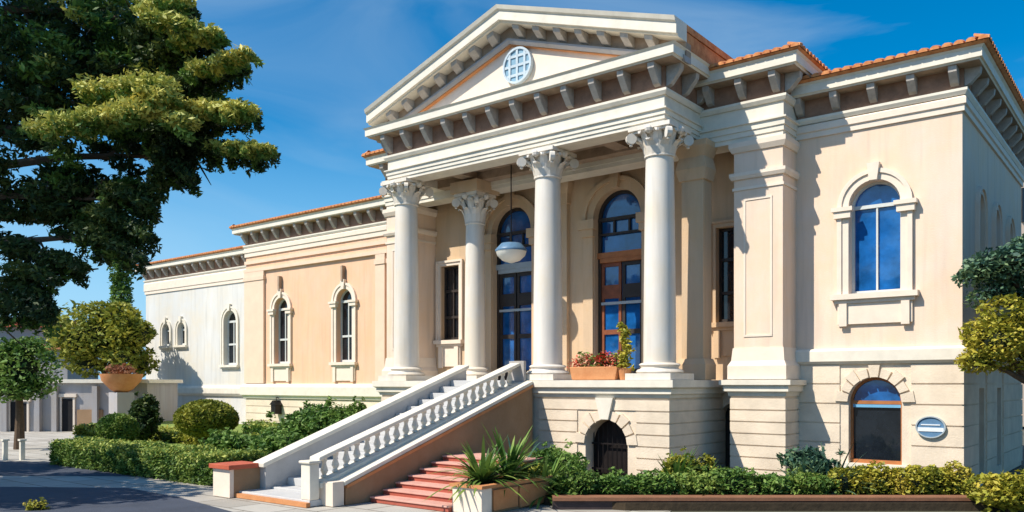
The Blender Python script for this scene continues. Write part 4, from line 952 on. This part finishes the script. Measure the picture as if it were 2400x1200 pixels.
# oval plaque
ox, oz = wu(2183, 20.8), 1.52
PQ = empty('oval_plaque', (ox, 20.75, oz-.24), 'oval blue and white plaque on the stone right of the basement window', 'sign')
m = MB(); ov = [(ox+.29*math.cos(2*math.pi*i/32), oz+.23*math.sin(2*math.pi*i/32)) for i in range(32)]; m.prism(ov, 'y', 20.72, 20.764); m.build('plate', PLQB, PQ)
m = MB()
for i in range(32):
    a0, a1 = 2*math.pi*i/32, 2*math.pi*(i+1)/32
    m.prism([(ox+.285*math.cos(a0), oz+.225*math.sin(a0)), (ox+.315*math.cos(a0), oz+.25*math.sin(a0)), (ox+.315*math.cos(a1), oz+.25*math.sin(a1)), (ox+.285*math.cos(a1), oz+.225*math.sin(a1))], 'y', 20.69, 20.766)
m.build('rim', GREYF, PQ)
m = MB(); m.box(ox-.27, ox+.27, 20.705, 20.719, oz-.10, oz-.01); m.box(ox-.20, ox+.20, 20.705, 20.719, oz+.04, oz+.065); m.build('inscription_band', PLQW, PQ)

# ------------------------------------------------------------------ neighbours at the left
def px_box(mb, x0, x1, yt, yb, d0, th):
    "box turned to face the camera's street"
    a, b = at(x0, 900, d0), at(x1, 900, d0); dv = Vector((-SN, CS, 0))*th
    zt, zb = at(0, yt, d0).z, at(0, yb, d0).z
    P = [a, b, b+dv, a+dv]; mb.add([(q.x, q.y, zb) for q in P]+[(q.x, q.y, zt) for q in P], [(0, 3, 2, 1), (4, 5, 6, 7), (0, 1, 5, 4), (1, 2, 6, 5), (2, 3, 7, 6), (3, 0, 4, 7)])
D1 = 70
hp = at(40, 900, D1)
NH = empty('neighbour_house', (hp.x, hp.y, 0), 'pale grey house with red tiled roof at the left edge', 'house')
m = MB(); px_box(m, -160, 118, 765, 970, D1, 6); m.build('wall', GREYW, NH)
m = MB(); px_box(m, -170, 124, 744, 766, D1-.5, 7); m.build('roof', REDCAP, NH)
m = MB(); px_box(m, 70, 158, 818, 970, D1-3, 5); m.build('annex_wall', GREYW, NH)
m = MB(); px_box(m, 64, 162, 808, 818.5, D1-3.4, 5); m.build('annex_roof', TERRA, NH)
GW = empty('garden_house', tuple(at(180, 900, 44).xy)+(0,), 'low grey garden building with dark doorways behind the hedge', 'outbuilding')
m = MB(); px_box(m, -60, 345, 897, 1060, 44, 4); m.build('wall', GREYW, GW)
m = MB(); px_box(m, -64, 350, 889, 897.5, 43.8, 4.5); m.build('coping', WHITE, GW)
for (a, b, t_) in ((145, 170, 935), (24, 40, 942), (50, 62, 945)):
    m = MB(); px_box(m, a, b, t_, 1040, 43.93, .06); dd = m.build('doorway', DARKIN, GW)
    m = MB(); px_box(m, a-5, a-.5, t_-4, 1040, 43.9, .09); px_box(m, b+.5, b+5, t_-4, 1040, 43.9, .09); px_box(m, a-8, b+8, t_-12, t_-4.2, 43.85, .14); m.build('door_frame', TRIM, dd)
for a in (3, 80, 120, 215): 
    m = MB(); px_box(m, a, a+12, 905, 1040, 43.7, .29); m.build('pilaster', GREYW, GW)
m = MB(); px_box(m, 180, 240, 960, 1045, 43.9, .09); m.build('panel', BROWN, GW)
m = MB(); px_box(m, 186, 236, 1045, 1046, 44, .05)
# urn on the wall
u0 = at(285, 900, 43); uz = at(285, 915, 43).z
U = empty('terracotta_urn', (u0.x, u0.y, uz-.5), 'wide terracotta bowl with dry red plants on a pale pedestal', 'urn')
m = MB(); m.lathe(u0.x, u0.y, [(.3, uz-.1), (.55, uz+.05), (.95, uz+.5), (1.05, uz+.85), (.95, uz+.85), (.6, uz+.4)], 20); m.build('bowl', TERRA, U, smooth=True)
m = MB(); m.box(u0.x-.45, u0.x+.45, u0.y-.45, u0.y+.45, .3, uz-.1); m.build('pedestal', GREYW, U)
pp = np.vstack([ell((u0.x+random.uniform(-.7, .7), u0.y, uz+1.0), (.4, .4, .35), 150, .2) for i in range(6)])
mesh_quads('plants', leaves_np(pp, .09), [leafmat('dry_leaf', [(.16, .05, .02), (.30, .12, .06), (.42, .24, .14)])], U)
# white bollards and rail by the road
for i, px in enumerate((12, 52)):
    q_ = at(px, 900, 27.5); bo_ = empty('white_post', (q_.x, q_.y, 0), ['leftmost white post at the pavement edge', 'second white post from the left at the pavement edge'][i], 'post', 'white posts along the pavement')
    m = MB(); m.box(q_.x-.07, q_.x+.07, q_.y-.07, q_.y+.07, -.02, .62); m.build('shaft', WHITE, bo_, bevel=.01); m = MB(); m.box(q_.x-.1, q_.x+.1, q_.y-.1, q_.y+.1, .621, .68); m.build('cap', WHITE, bo_)
# pale house past the right wing
rh = at(2500, 900, 46)
RH = empty('distant_house', (rh.x, rh.y, 0), 'pale stone house partly seen past the right end of the wing', 'house')
m = MB(); px_box(m, 2378, 2800, 352, 1000, 46, 8); m.build('wall', CREAM, RH)
m = MB(); px_box(m, 2370, 2820, 332, 352.5, 45.4, 9); m.build('roof', TILE, RH)
m = MB(); px_box(m, 2396, 2440, 440, 520, 45.9, .12); m.build('window', GLASSD, RH)
